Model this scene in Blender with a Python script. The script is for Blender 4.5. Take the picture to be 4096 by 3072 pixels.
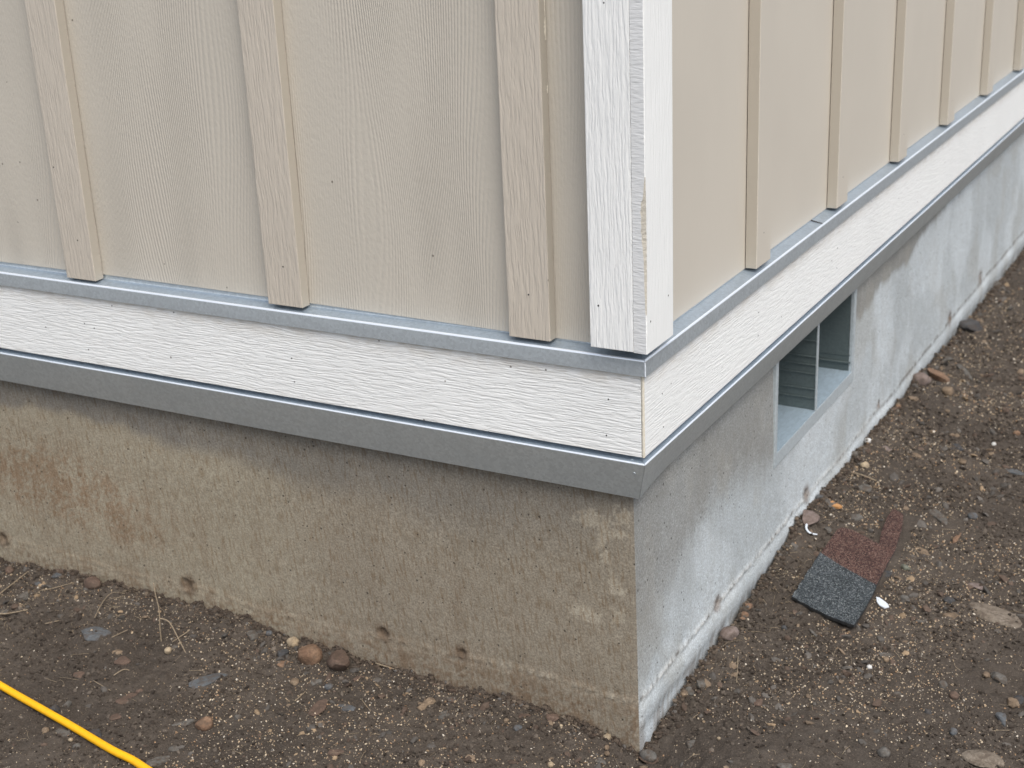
import bpy, bmesh, math, random
import numpy as np
from mathutils import Vector, Matrix

# ------------------------------------------------------------------ clear
for o in list(bpy.data.objects):
    bpy.data.objects.remove(o)
S = bpy.context.scene
COL = S.collection

# ------------------------------------------------------------------ camera
cd = bpy.data.cameras.new('camera')
cam = bpy.data.objects.new('camera', cd)
COL.objects.link(cam)
S.camera = cam
cd.sensor_width = 36.0
cd.lens = 5801.989 / 4096 * 36
cd.clip_start = 0.02
cd.clip_end = 500
cam.matrix_world = Matrix((
    (0.8751241, -0.1335702, 0.4650987, 0.7414473),
    (0.4820621, 0.3243005, -0.8139074, -1.6267124),
    (-0.0421180, 0.9364765, 0.3481923, 0.6192688),
    (0, 0, 0, 1)
))
cd.dof.use_dof = True
cd.dof.focus_distance = 1.95
cd.dof.aperture_fstop = 8.0

# ------------------------------------------------------------------ sky + soft sun (bright overcast)
SUN_EL, SUN_AZ = math.radians(58), math.radians(129)     # azimuth clockwise from +Y
W = bpy.data.worlds.new('World')
S.world = W
W.use_nodes = True
wn, wl = W.node_tree.nodes, W.node_tree.links
wn.clear()
sky = wn.new('ShaderNodeTexSky')
sky.sky_type = 'NISHITA'
sky.sun_disc = False
sky.sun_elevation = SUN_EL
sky.sun_rotation = SUN_AZ
sky.air_density = 1.0
sky.dust_density = 3.0
hsv = wn.new('ShaderNodeHueSaturation')
hsv.inputs['Saturation'].default_value = 0.6
bg = wn.new('ShaderNodeBackground')
bg.inputs['Strength'].default_value = 0.15
wo = wn.new('ShaderNodeOutputWorld')
wl.new(sky.outputs[0], hsv.inputs['Color'])
wl.new(hsv.outputs[0], bg.inputs[0])
wl.new(bg.outputs[0], wo.inputs[0])
sd = bpy.data.lights.new('sun', 'SUN')
sd.energy = 1.5
sd.angle = math.radians(42)
sd.color = (1.0, 0.975, 0.935)
sun = bpy.data.objects.new('sun', sd)
COL.objects.link(sun)
sdir = Vector((math.sin(SUN_AZ) * math.cos(SUN_EL), math.cos(SUN_AZ) * math.cos(SUN_EL), math.sin(SUN_EL)))
sun.rotation_euler = sdir.to_track_quat('Z', 'Y').to_euler()
S.view_settings.view_transform = 'Standard'
S.view_settings.look = 'None'
S.view_settings.gamma = 1.0
S.view_settings.use_curve_mapping = False
S.view_settings.exposure = 0.56

random.seed(7)
RNG = np.random.default_rng(11)

# ------------------------------------------------------------------ value noise (numpy)
_TAB = RNG.random((256, 256)).astype(np.float32)

def vnoise(x, y):
    xi = np.floor(x).astype(np.int64); yi = np.floor(y).astype(np.int64)
    fx = (x - xi); fy = (y - yi)
    fx = fx * fx * (3 - 2 * fx); fy = fy * fy * (3 - 2 * fy)
    a = _TAB[xi & 255, yi & 255]; b = _TAB[(xi + 1) & 255, yi & 255]
    c = _TAB[xi & 255, (yi + 1) & 255]; d = _TAB[(xi + 1) & 255, (yi + 1) & 255]
    return (a * (1 - fx) + b * fx) * (1 - fy) + (c * (1 - fx) + d * fx) * fy

def fbm(x, y, n=4, g=0.5):
    s = 0; a = 1.0; t = 0
    for i in range(n):
        s = s + a * vnoise(x * 2 ** i + 17.3 * i, y * 2 ** i + 5.7 * i); t += a; a *= g
    return s / t

def sstep(a, b, x):
    t = np.clip((x - a) / (b - a), 0, 1)
    return t * t * (3 - 2 * t)

# ------------------------------------------------------------------ materials
class NT:
    def __init__(s, name):
        s.m = bpy.data.materials.new(name)
        s.m.use_nodes = True
        s.t = s.m.node_tree
        s.n, s.l = s.t.nodes, s.t.links
        s.b = s.n['Principled BSDF']
        s.tc = s.n.new('ShaderNodeTexCoord')
    def node(s, typ, ins=None, **kw):
        nd = s.n.new(typ)
        for k, v in kw.items():
            setattr(nd, k, v)
        for k, v in (ins or {}).items():
            s.put(nd.inputs[k], v)
        return nd
    def put(s, sock, v):
        if isinstance(v, bpy.types.NodeSocket):
            s.l.new(v, sock)
        elif isinstance(v, (tuple, list)) and len(v) == 3 and sock.type == 'RGBA':
            sock.default_value = (*v, 1)
        else:
            sock.default_value = v
    def xyz(s):
        sp = s.node('ShaderNodeSeparateXYZ', {0: s.tc.outputs['Object']})
        return sp.outputs[0], sp.outputs[1], sp.outputs[2]
    def math(s, op, a, b=0.0, c=0.0, clamp=False):
        nd = s.node('ShaderNodeMath', {0: a, 1: b}, operation=op, use_clamp=clamp)
        if op == 'MULTIPLY_ADD':
            s.put(nd.inputs[2], c)
        return nd.outputs[0]
    def vec(s, x, y, z):
        return s.node('ShaderNodeCombineXYZ', {0: x, 1: y, 2: z}).outputs[0]
    def noise(s, v, scale=1.0, detail=2.0, rough=0.5, dist=0.0):
        return s.node('ShaderNodeTexNoise', {'Vector': v, 'Scale': scale, 'Detail': detail, 'Roughness': rough, 'Distortion': dist}).outputs['Fac']
    def vor(s, v, scale=1.0, rand=1.0, feature='F1'):
        return s.node('ShaderNodeTexVoronoi', {'Vector': v, 'Scale': scale, 'Randomness': rand}, feature=feature)
    def map(s, v, a, b, c=0.0, d=1.0):
        return s.node('ShaderNodeMapRange', {0: v, 1: a, 2: b, 3: c, 4: d}, interpolation_type='SMOOTHSTEP').outputs[0]
    def mix(s, f, a, b, mode='MIX'):
        nd = s.node('ShaderNodeMix', data_type='RGBA', blend_type=mode)
        s.put(nd.inputs[0], f); s.put(nd.inputs[6], a); s.put(nd.inputs[7], b)
        return nd.outputs[2]
    def bump(s, h, dist, strength=1.0, prev=None):
        nd = s.node('ShaderNodeBump', {'Height': h, 'Distance': dist, 'Strength': strength})
        if prev: s.l.new(prev, nd.inputs['Normal'])
        return nd.outputs[0]
    def done(s, col=None, rough=0.6, metal=0.0, normal=None, spec=0.5):
        if col is not None: s.put(s.b.inputs['Base Color'], col)
        s.put(s.b.inputs['Roughness'], rough)
        s.put(s.b.inputs['Metallic'], metal)
        s.put(s.b.inputs['Specular IOR Level'], spec)
        if normal is not None: s.l.new(normal, s.b.inputs['Normal'])
        return s.m

def painted(name, base, seed, kind, depth=0.0005, specks=0.0, rough=0.55):
    """embossed fibre-cement board.  kind: panel / rough_v / rough_h / edge"""
    t = NT(name)
    x, y, z = t.xyz()
    u = t.math('ADD', x, y)
    us = t.math('ADD', u, seed * 3.17)
    nrm = None
    if kind == 'panel':
        n1 = t.noise(t.vec(t.math('MULTIPLY', us, 5.5), t.math('MULTIPLY', z, 1.1), seed), 1.0, 1.0)
        j = t.noise(t.vec(t.math('MULTIPLY', us, 30), t.math('MULTIPLY', z, 22), seed), 1.0, 2.0)
        ph = t.math('ADD', t.math('MULTIPLY', us, 1500), t.math('ADD', t.math('MULTIPLY', n1, 230), t.math('MULTIPLY', j, 2.6)))
        sn = t.math('SINE', ph)
        sh = t.math('POWER', t.math('MULTIPLY_ADD', sn, 0.5, 0.5), 0.6)
        msk = t.noise(t.vec(t.math('MULTIPLY', us, 11), t.math('MULTIPLY', z, 1.8), seed + 5), 1.0, 2.0)
        mm = t.map(msk, 0.36, 0.62, 0.12, 1.0)
        j2 = t.noise(t.vec(t.math('MULTIPLY', us, 260), t.math('MULTIPLY', z, 120), seed), 1.0, 2.0)
        h = t.math('ADD', t.math('MULTIPLY', sh, mm), t.math('MULTIPLY', j2, 0.9))
        nrm = t.bump(h, depth)
    elif kind == 'rough_v':
        wob = t.noise(t.vec(t.math('MULTIPLY', us, 20), t.math('MULTIPLY', z, 18), seed), 1.0, 2.0)
        uu = t.math('ADD', us, t.math('MULTIPLY', wob, 0.007))
        g = t.noise(t.vec(t.math('MULTIPLY', uu, 300), t.math('MULTIPLY', z, 20), seed), 1.0, 3.0, 0.55)
        g2 = t.noise(t.vec(t.math('MULTIPLY', uu, 500), t.math('MULTIPLY', z, 130), seed), 1.0, 2.0)
        h = t.math('ADD', t.map(g, 0.36, 0.6), t.math('MULTIPLY', g2, 0.5))
        nrm = t.bump(h, depth)
    elif kind == 'rough_h':
        wob = t.noise(t.vec(t.math('MULTIPLY', us, 14), t.math('MULTIPLY', z, 14), seed), 1.0, 2.0)
        zz = t.math('ADD', z, t.math('MULTIPLY', wob, 0.006))
        g = t.noise(t.vec(t.math('MULTIPLY', us, 34), t.math('MULTIPLY', zz, 400), seed), 1.0, 3.0, 0.55)
        g2 = t.noise(t.vec(t.math('MULTIPLY', us, 160), t.math('MULTIPLY', zz, 600), seed), 1.0, 2.0)
        h = t.math('ADD', t.map(g, 0.36, 0.6), t.math('MULTIPLY', g2, 0.5))
        nrm = t.bump(h, depth)
    else:
        g = t.noise(t.vec(t.math('MULTIPLY', t.math('ADD', us, t.math('MULTIPLY', z, 0.35)), 60), 0.0, t.math('MULTIPLY', z, 260)), 1.0, 3.0)
        nrm = t.bump(g, depth)
        h = g
    # slow tone drift, dust in the grooves
    big = t.noise(t.vec(t.math('MULTIPLY', us, 7), t.math('MULTIPLY', z, 5), seed), 1.0, 3.0)
    col = t.mix(t.map(big, 0.3, 0.7), tuple(c * 0.982 for c in base), tuple(min(1, c * 1.015) for c in base))
    if kind != 'edge':
        dirt = t.map(h, 0.0, 0.45, 0.085 if base[0] < .7 else .07, 0.0)
        col = t.mix(dirt, col, (base[0] * 0.55, base[1] * 0.52, base[2] * 0.46))
    if kind == 'rough_h':
        dz = t.noise(t.vec(t.math('MULTIPLY', us, 30), t.math('MULTIPLY', z, 60), seed), 1.0, 4.0, 0.65)
        band = t.math('ADD', t.map(z, -0.062, -0.030, 0, 0.34), t.map(z, -0.132, -0.147, 0, 0.10))
        col = t.mix(t.math('MULTIPLY', band, t.map(dz, 0.35, 0.65)), col, (0.50, 0.41, 0.29))
    if specks:
        v = t.vor(t.vec(t.math('MULTIPLY', us, 1.0), 0.0, z), 75)
        r = t.node('ShaderNodeSeparateColor', {0: v.outputs['Color']})
        pick = t.math('GREATER_THAN', r.outputs[0], 1 - specks)
        sz = t.math('MULTIPLY', r.outputs[1], 0.13)
        dot = t.math('MULTIPLY', t.math('LESS_THAN', v.outputs['Distance'], sz), pick)
        col = t.mix(t.math('MULTIPLY', dot, 0.75), col, (0.10, 0.08, 0.06))
    return t.done(col, rough, 0.0, nrm, 0.35)

BEIGE = (0.528, 0.482, 0.405)
WHITE = (0.84, 0.838, 0.805)
M = {}
M['panel_a'] = painted('beige_siding_near', BEIGE, 1.3, 'panel', 0.0006, 0.02)
M['panel_b'] = painted('beige_siding_mid', BEIGE, 4.1, 'panel', 0.0006, 0.03)
M['panel_r'] = painted('beige_siding_right_lit', (0.552, 0.503, 0.425), 8.6, 'panel', 0.00012, 0.0)  # lighter than the left siding: this wall's brighter light is in the colour
M['batten'] = painted('beige_batten', (0.545, 0.485, 0.402), 2.2, 'rough_v', 0.00055, 0.02)
M['batten_edge'] = painted('beige_edge_shaded', (0.43, 0.388, 0.322), 2.9, 'edge', 0.0002)  # browner edge paint, darkened to hold the shading of the batten sides
M['trim'] = painted('white_corner_trim', WHITE, 5.2, 'rough_v', 0.00055, 0.02)
M['trim_r'] = painted('white_corner_trim_fine', WHITE, 5.9, 'rough_v', 0.0003, 0.0)
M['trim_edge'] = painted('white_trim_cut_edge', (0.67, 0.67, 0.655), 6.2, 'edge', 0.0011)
M['skirt'] = painted('white_skirt', WHITE, 7.7, 'rough_h', 0.00055, 0.10)
M['skirt_r'] = painted('white_skirt_right', WHITE, 9.7, 'rough_h', 0.00028, 0.04)
t = NT('raw_fibre_cement')
n = t.noise(t.tc.outputs['Object'], 400, 3)
M['raw'] = t.done(t.mix(n, (0.42, 0.385, 0.32), (0.56, 0.52, 0.44)), 0.8, 0, t.bump(n, 0.0008))
t = NT('caulk')
n = t.noise(t.tc.outputs['Object'], 250, 3)
M['caulk'] = t.done(t.mix(n, (0.62, 0.56, 0.44), (0.74, 0.69, 0.58)), 0.5, 0, t.bump(n, 0.0006))
t = NT('primed_strip')
M['strip'] = t.done((0.66, 0.70, 0.72), 0.5)
t = NT('nail_hole')
M['nail'] = t.done((0.035, 0.03, 0.028), 0.6, 0.3)
t = NT('dark_joint')
M['dark'] = t.done((0.02, 0.019, 0.018), 0.9)

def galv(name, base, rough, metal, grain=(1, 1, 1)):
    t = NT(name)
    mp = t.node('ShaderNodeMapping', {0: t.tc.outputs['Object'], 3: grain})
    n = t.noise(mp.outputs[0], 420, 3, 0.6)
    n2 = t.noise(t.tc.outputs['Object'], 14, 3)
    v = t.vor(mp.outputs[0], 260)
    sp = t.node('ShaderNodeSeparateColor', {0: v.outputs['Color']}).outputs[0]
    k = t.math('ADD', t.math('MULTIPLY', n, 0.55), t.math('MULTIPLY', sp, 0.45))
    col = t.mix(k, tuple(c * 0.80 for c in base), tuple(min(1, c * 1.16) for c in base))
    col = t.mix(t.map(n2, 0.42, 0.72, 0, 0.22), col, tuple(c * 0.72 for c in base))
    r = t.math('ADD', t.math('MULTIPLY', n2, 0.14), rough - 0.07)
    return t.done(col, r, metal, t.bump(n, 0.00022))
M['galv'] = galv('galvanised_steel', (0.56, 0.61, 0.635), 0.36, 0.55)
M['galv_dull'] = galv('galvanised_steel_dull', (0.54, 0.57, 0.56), 0.40, 0.5)
t = NT('fold_highlight'); M['galv_top'] = galv('galvanised_ledge_sky_tint', (0.40, 0.475, 0.55), 0.32, 0.6)  # ledge: blue base tint paints in the reflected sky
M['edge'] = t.done((0.93, 0.97, 1.0), 0.34, 0.6)  # near-white base paints the highlight line along the bent folds
M['vent_frame'] = galv('vent_frame_steel', (0.52, 0.57, 0.585), 0.45, 0.3)
M['vent'] = galv('vent_steel_shaded', (0.11, 0.138, 0.137), 0.5, 0.3)  # base darkened to stand for the steel's dark reflections inside the vent
M['vent_floor'] = galv('vent_floor_steel', (0.34, 0.42, 0.475), 0.5, 0.3, (1, .3, 1))

# concrete: colour attribute holds the stains, nodes add speckle, pits and streaks
t = NT('board_formed_concrete')
at = t.node('ShaderNodeAttribute', attribute_name='Col')
ob = t.tc.outputs['Object']
x, y, z = t.xyz()
u = t.math('ADD', x, y)
f1 = t.noise(ob, 330, 4, 0.65)
f2 = t.noise(ob, 60, 4, 0.6)
stk = t.noise(t.vec(t.math('MULTIPLY', t.math('ADD', u, t.math('MULTIPLY', z, 0.12)), 230), 0.0, t.math('MULTIPLY', z, 42)), 1, 3, 0.6)
c = t.mix(t.map(f1, 0.3, 0.72, 0, 1), t.mix(1.0, at.outputs[0], (0.70, 0.68, 0.66), 'MULTIPLY'), t.mix(1.0, at.outputs[0], (1.24, 1.24, 1.22), 'MULTIPLY'))
c = t.mix(t.map(f2, 0.35, 0.72, 0, 0.35), c, t.mix(1.0, at.outputs[0], (0.70, 0.66, 0.60), 'MULTIPLY'))
left = t.math('LESS_THAN', x, -0.018)
stc = t.mix(left, (0.80, 0.80, 0.80), (0.60, 0.49, 0.38))
c = t.mix(t.math('MULTIPLY', t.map(stk, 0.46, 0.70, 0, 0.75), t.math('MULTIPLY_ADD', left, 0.4, 0.6)), c, t.mix(1.0, at.outputs[0], stc, 'MULTIPLY'))
big = t.noise(ob, 9, 3)
f3 = t.noise(ob, 620, 3, 0.7)
c = t.mix(t.map(f3, 0.56, 0.74, 0, 0.55), c, t.mix(1.0, at.outputs[0], (0.42, 0.38, 0.33), 'MULTIPLY'))
c = t.mix(t.map(f3, 0.44, 0.28, 0, 0.45), c, t.mix(1.0, at.outputs[0], (1.45, 1.45, 1.42), 'MULTIPLY'))
vp = t.vor(t.vec(u, z, 0.3), 115)
rr = t.node('ShaderNodeSeparateColor', {0: vp.outputs['Color']})
pit = t.math('MULTIPLY', t.math('LESS_THAN', vp.outputs['Distance'], t.math('MULTIPLY', rr.outputs[1], 0.22)), t.math('GREATER_THAN', rr.outputs[0], 0.62))
c = t.mix(t.math('MULTIPLY', pit, 0.72), c, (0.035, 0.028, 0.022))
h = t.math('SUBTRACT', t.math('ADD', t.math('MULTIPLY', f1, 0.6), t.math('MULTIPLY', f2, 0.7)), t.math('MULTIPLY', pit, 1.5))
M['concrete'] = t.done(c, 0.85, 0, t.bump(h, 0.0011), 0.25)

def stone_mat(name, a, b, dust=0.35):
    t = NT(name)
    oi = t.node('ShaderNodeObjectInfo')
    ob = t.tc.outputs['Object']
    off = t.node('ShaderNodeVectorMath', {0: ob, 1: oi.outputs['Location']}, operation='ADD').outputs[0]
    n = t.noise(off, 45, 4, 0.6)
    n2 = t.noise(off, 320, 3, 0.6)
    c = t.mix(t.map(n, 0.3, 0.7), a, b)
    c = t.mix(t.map(n2, 0.3, 0.75, 0, 0.6), c, tuple(k * 0.5 for k in a))
    n3 = t.noise(off, 110, 3, 0.6)
    c = t.mix(t.map(n3, 0.42, 0.66, 0, dust), c, (0.075, 0.055, 0.040))
    h = t.math('ADD', n2, t.math('MULTIPLY', n, 1.5))
    return t.done(c, 0.85, 0, t.bump(h, 0.0012), 0.25)
SM = {
 'grey': stone_mat('grey_stone', (0.100, 0.093, 0.082), (0.16, 0.148, 0.130), 0.8),
 'blue': stone_mat('blue_grey_stone', (0.088, 0.094, 0.098), (0.135, 0.142, 0.147), 0.6),
 'brown': stone_mat('brown_stone', (0.105, 0.070, 0.052), (0.165, 0.112, 0.084), 0.6),
 'tan': stone_mat('tan_stone', (0.185, 0.132, 0.086), (0.29, 0.215, 0.145), 0.6),
 'cream': stone_mat('cream_stone', (0.33, 0.25, 0.16), (0.47, 0.38, 0.26), 0.35),
 'orange': stone_mat('orange_stone', (0.17, 0.10, 0.062), (0.26, 0.165, 0.105), 0.5),
 'pink': stone_mat('pink_stone', (0.165, 0.125, 0.108), (0.245, 0.195, 0.172), 0.5),
 'dark': stone_mat('dark_stone', (0.045, 0.046, 0.048), (0.082, 0.082, 0.082), 0.6),
 'green': stone_mat('green_grey_stone', (0.14, 0.15, 0.115), (0.22, 0.23, 0.18), 0.5),
 'white': stone_mat('white_stone', (0.50, 0.49, 0.46), (0.65, 0.64, 0.61), 0.15),
 'slab': stone_mat('pale_slab_stone', (0.17, 0.138, 0.105), (0.25, 0.21, 0.165), 0.7),
}
t = NT('soil')
ob = t.tc.outputs['Object']
a = t.noise(ob, 5, 5, 0.6); b = t.noise(ob, 60, 5, 0.65); c3 = t.noise(ob, 420, 3, 0.6)
c = t.mix(t.map(a, 0.35, 0.65), (0.058, 0.048, 0.039), (0.088, 0.073, 0.059))
c = t.mix(t.map(b, 0.35, 0.7, 0, 0.6), c, (0.040, 0.031, 0.024))
c = t.mix(t.map(c3, 0.45, 0.75, 0, 0.75), c, (0.125, 0.10, 0.078))
v = t.vor(ob, 210)
rr = t.node('ShaderNodeSeparateColor', {0: v.outputs['Color']})
dot = t.math('MULTIPLY', t.math('LESS_THAN', v.outputs['Distance'], t.math('MULTIPLY', rr.outputs[1], 0.28)), t.math('GREATER_THAN', rr.outputs[0], 0.86))
c = t.mix(t.math('MULTIPLY', dot, 0.8), c, (0.33, 0.26, 0.18))
M['soil'] = t.done(c, 0.95, 0, t.bump(t.math('ADD', b, t.math('MULTIPLY', c3, 0.6)), 0.0045), 0.15)
t = NT('loose_grains')
at = t.node('ShaderNodeAttribute', attribute_name='Col')
n = t.noise(t.tc.outputs['Object'], 300, 3)
M['grain'] = t.done(t.mix(t.map(n, 0.3, 0.7, 0, 0.5), at.outputs[0], t.mix(1.0, at.outputs[0], (0.55, 0.5, 0.45), 'MULTIPLY')), 0.9, 0, None, 0.2)
t = NT('dry_straw')
n = t.noise(t.tc.outputs['Object'], 160, 3)
M['straw'] = t.done(t.mix(n, (0.17, 0.125, 0.08), (0.34, 0.27, 0.18)), 0.8)
t = NT('yellow_cord_jacket')
n = t.noise(t.tc.outputs['Object'], 90, 4, 0.6)
n2 = t.noise(t.tc.outputs['Object'], 600, 3, 0.6)
cc = t.mix(t.map(n, 0.35, 0.75, 0, 0.5), (0.86, 0.44, 0.004), (0.70, 0.33, 0.006))
cc = t.mix(t.map(t.noise(t.tc.outputs['Object'], 40, 5, 0.7), 0.56, 0.72, 0, 0.45), cc, (0.30, 0.17, 0.05))
cc = t.mix(t.map(n2, 0.55, 0.75, 0, 0.3), cc, (0.35, 0.19, 0.03))
M['cord'] = t.done(cc, 0.5, 0, t.bump(n2, 0.0003), 0.4)
def granules(name, cols, sc=620):
    t = NT(name)
    v = t.vor(t.tc.outputs['Object'], sc)
    r = t.node('ShaderNodeSeparateColor', {0: v.outputs['Color']})
    c = t.mix(t.map(r.outputs[0], 0.25, 0.75), cols[0], cols[1])
    c = t.mix(t.math('GREATER_THAN', r.outputs[1], 0.86), c, cols[2])
    n = t.noise(t.tc.outputs['Object'], 30, 3)
    c = t.mix(t.map(n, 0.4, 0.7, 0, 0.35), c, cols[0])
    return t.done(c, 0.95, 0, t.bump(v.outputs['Distance'], 0.0016), 0.1)
M['red_gran'] = granules('red_brown_granules', ((0.035, 0.022, 0.021), (0.130, 0.074, 0.060), (0.23, 0.155, 0.125)))
M['dark_gran'] = granules('charcoal_granules', ((0.028, 0.033, 0.036), (0.080, 0.090, 0.096), (0.21, 0.225, 0.225)))
t = NT('asphalt_core'); M['asph'] = t.done((0.018, 0.018, 0.018), 0.9)
t = NT('white_plastic'); M['plastic'] = t.done((0.62, 0.66, 0.70), 0.35)
t = NT('orange_wood'); n = t.noise(t.tc.outputs['Object'], 120, 3)
M['wood'] = t.done(t.mix(n, (0.36, 0.17, 0.06), (0.50, 0.27, 0.11)), 0.8)

# ------------------------------------------------------------------ object helpers
def link(name, me, parent=None, mat=None):
    o = bpy.data.objects.new(name, me)
    COL.objects.link(o)
    if mat is not None:
        for m_ in (mat if isinstance(mat, (list, tuple)) else [mat]):
            me.materials.append(m_)
    if parent is not None:
        o.parent = parent
        if parent.get('_w'):
            o.matrix_parent_inverse = Matrix.Translation(-Vector(parent['_w']))
    return o

def tag(o, label=None, cat=None, group=None, kind=None):
    if label: o['label'] = label
    if cat: o['category'] = cat
    if group: o['group'] = group
    if kind: o['kind'] = kind
    return o

def mesh(name, vs, fs, smooth=False):
    me = bpy.data.meshes.new(name)
    me.from_pydata([tuple(v) for v in vs], [], fs)
    me.update()
    if smooth:
        me.polygons.foreach_set('use_smooth', [True] * len(me.polygons))
    return me

def npmesh(name, V, F, smooth=True, col=None):
    V = np.asarray(V, np.float32); F = np.asarray(F, np.int32)
    k = F.shape[1]
    me = bpy.data.meshes.new(name)
    me.vertices.add(len(V)); me.vertices.foreach_set('co', V.ravel())
    me.loops.add(F.size); me.loops.foreach_set('vertex_index', F.ravel())
    me.polygons.add(len(F)); me.polygons.foreach_set('loop_start', np.arange(0, F.size, k, dtype=np.int32))
    me.polygons.foreach_set('use_smooth', np.full(len(F), smooth))
    me.update(calc_edges=True)
    if col is not None:
        a = me.color_attributes.new('Col', 'FLOAT_COLOR', 'POINT')
        a.data.foreach_set('color', np.hstack([col, np.ones((len(col), 1))]).astype(np.float32).ravel())
    return me

def box_mesh(name, lo, hi, bev=0.0008, mats=None, facemat=None):
    """bevelled box in world coordinates; facemat(normal)->material index"""
    bm = bmesh.new()
    bmesh.ops.create_cube(bm, size=1)
    lo = Vector(lo); hi = Vector(hi)
    for v in bm.verts:
        v.co = Vector([(lo[i] + hi[i]) / 2 + v.co[i] * (hi[i] - lo[i]) for i in range(3)])
    bm.normal_update()
    if facemat:
        for f in bm.faces: f.material_index = facemat(f.normal)
    if bev > 0:
        bmesh.ops.bevel(bm, geom=list(bm.edges), offset=bev, segments=2, affect='EDGES', profile=0.5)
    me = bpy.data.meshes.new(name)
    bm.to_mesh(me); bm.free()
    return me

def disc(name, c, n, r, t, parent, mat):
    """small nail head / rivet, axis along n (unit axis vector)"""
    bm = bmesh.new()
    bmesh.ops.create_cone(bm, cap_ends=True, segments=10, radius1=r, radius2=r * 0.8, depth=t)
    q = Vector((0, 0, 1)).rotation_difference(Vector(n)).to_matrix().to_4x4()
    bm.transform(Matrix.Translation(Vector(c) + Vector(n) * (t / 2 - 0.0004)) @ q)
    me = bpy.data.meshes.new(name); bm.to_mesh(me); bm.free()
    return link(name, me, parent, mat)

def tube(name, pts, r, parent=None, mat=None, seg=8, taper=None, sub=6):
    P = [Vector(p) for p in pts]
    Q = []
    for i in range(len(P) - 1):
        p0 = P[max(0, i - 1)]; p1 = P[i]; p2 = P[i + 1]; p3 = P[min(len(P) - 1, i + 2)]
        for k in range(sub):
            t_ = k / sub
            Q.append(0.5 * ((2 * p1) + (p2 - p0) * t_ + (2 * p0 - 5 * p1 + 4 * p2 - p3) * t_ ** 2 + (3 * p1 - p0 - 3 * p2 + p3) * t_ ** 3))
    Q.append(P[-1])
    vs, fs = [], []
    for i, p in enumerate(Q):
        d = (Q[min(len(Q) - 1, i + 1)] - Q[max(0, i - 1)]).normalized()
        a = d.cross(Vector((0, 0, 1)) if abs(d.z) < 0.95 else Vector((1, 0, 0))).normalized(); b = d.cross(a)
        rr_ = r * (1 if not taper else 1 - taper * i / (len(Q) - 1))
        for k in range(seg):
            an = 2 * math.pi * k / seg
            vs.append(p + (a * math.cos(an) + b * math.sin(an)) * rr_)
    n_ = len(Q)
    for i in range(n_ - 1):
        for k in range(seg):
            k2 = (k + 1) % seg
            fs.append((i * seg + k, (i + 1) * seg + k, (i + 1) * seg + k2, i * seg + k2))
    fs.append(tuple(range(seg))); fs.append(tuple((n_ - 1) * seg + k for k in reversed(range(seg))))
    return link(name, mesh(name, vs, fs, True), parent, mat)

# ------------------------------------------------------------------ ground height
_PLx = [-1.5, -1.3, -1.0, -.85, -.72, -.6, -.4, -.15, -.05, 0]; _PLz = [-.586, -.586, -.573, -.57, -.574, -.588, -.59, -.592, -.606, -.628]
_PRy = [0, .1, .23, .38, .5, .6, .74, .9, 1.1, 1.5, 1.95, 2.6, 3.2]; _PRz = [-.628, -.609, -.597, -.597, -.583, -.575, -.556, -.562, -.568, -.573, -.592, -.6, -.6]
def H0(x, y):
    x = np.asarray(x, float); y = np.asarray(y, float)
    b = -.592
    p = np.where(x <= 0, np.interp(x, _PLx, _PLz), np.where(y >= 0, np.interp(y, _PRy, _PRz), -.628))
    d = np.where(x <= 0, np.maximum(0, -y), np.where(y >= 0, x, np.hypot(x, y)))
    return b + (p - b) * np.exp(-(d / .11) ** 1.5)
def H1(x, y):
    x = np.asarray(x, float); y = np.asarray(y, float)
    h = H0(x, y)
    h = h + 0.007 * (fbm(x * 7, y * 7, 2) - .5)
    h = h + 0.007 * (fbm(x * 24 + 9, y * 24, 2) - .5)
    return h
def H(x, y):
    x = np.asarray(x, float); y = np.asarray(y, float)
    h = H1(x, y)
    n_ = fbm(x * 70 + 3, y * 70 + 50, 3, .6)
    rough = 0.35 + 0.9 * sstep(.35, .65, fbm(x * 9 + 70, y * 9 + 20, 2))
    dw = np.where(x <= 0, np.maximum(0, -y), np.where(y >= 0, x, np.hypot(x, y)))
    h = h + np.exp(-(dw / .022) ** 2) * (0.020 * (fbm(x * 45 + 5, y * 45 + 90, 3) - .42))
    h = h + rough * 0.011 * (n_ - .5) + 0.006 * np.maximum(0, fbm(x * 160, y * 160 + 8, 2) - .55)
    return h

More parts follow.
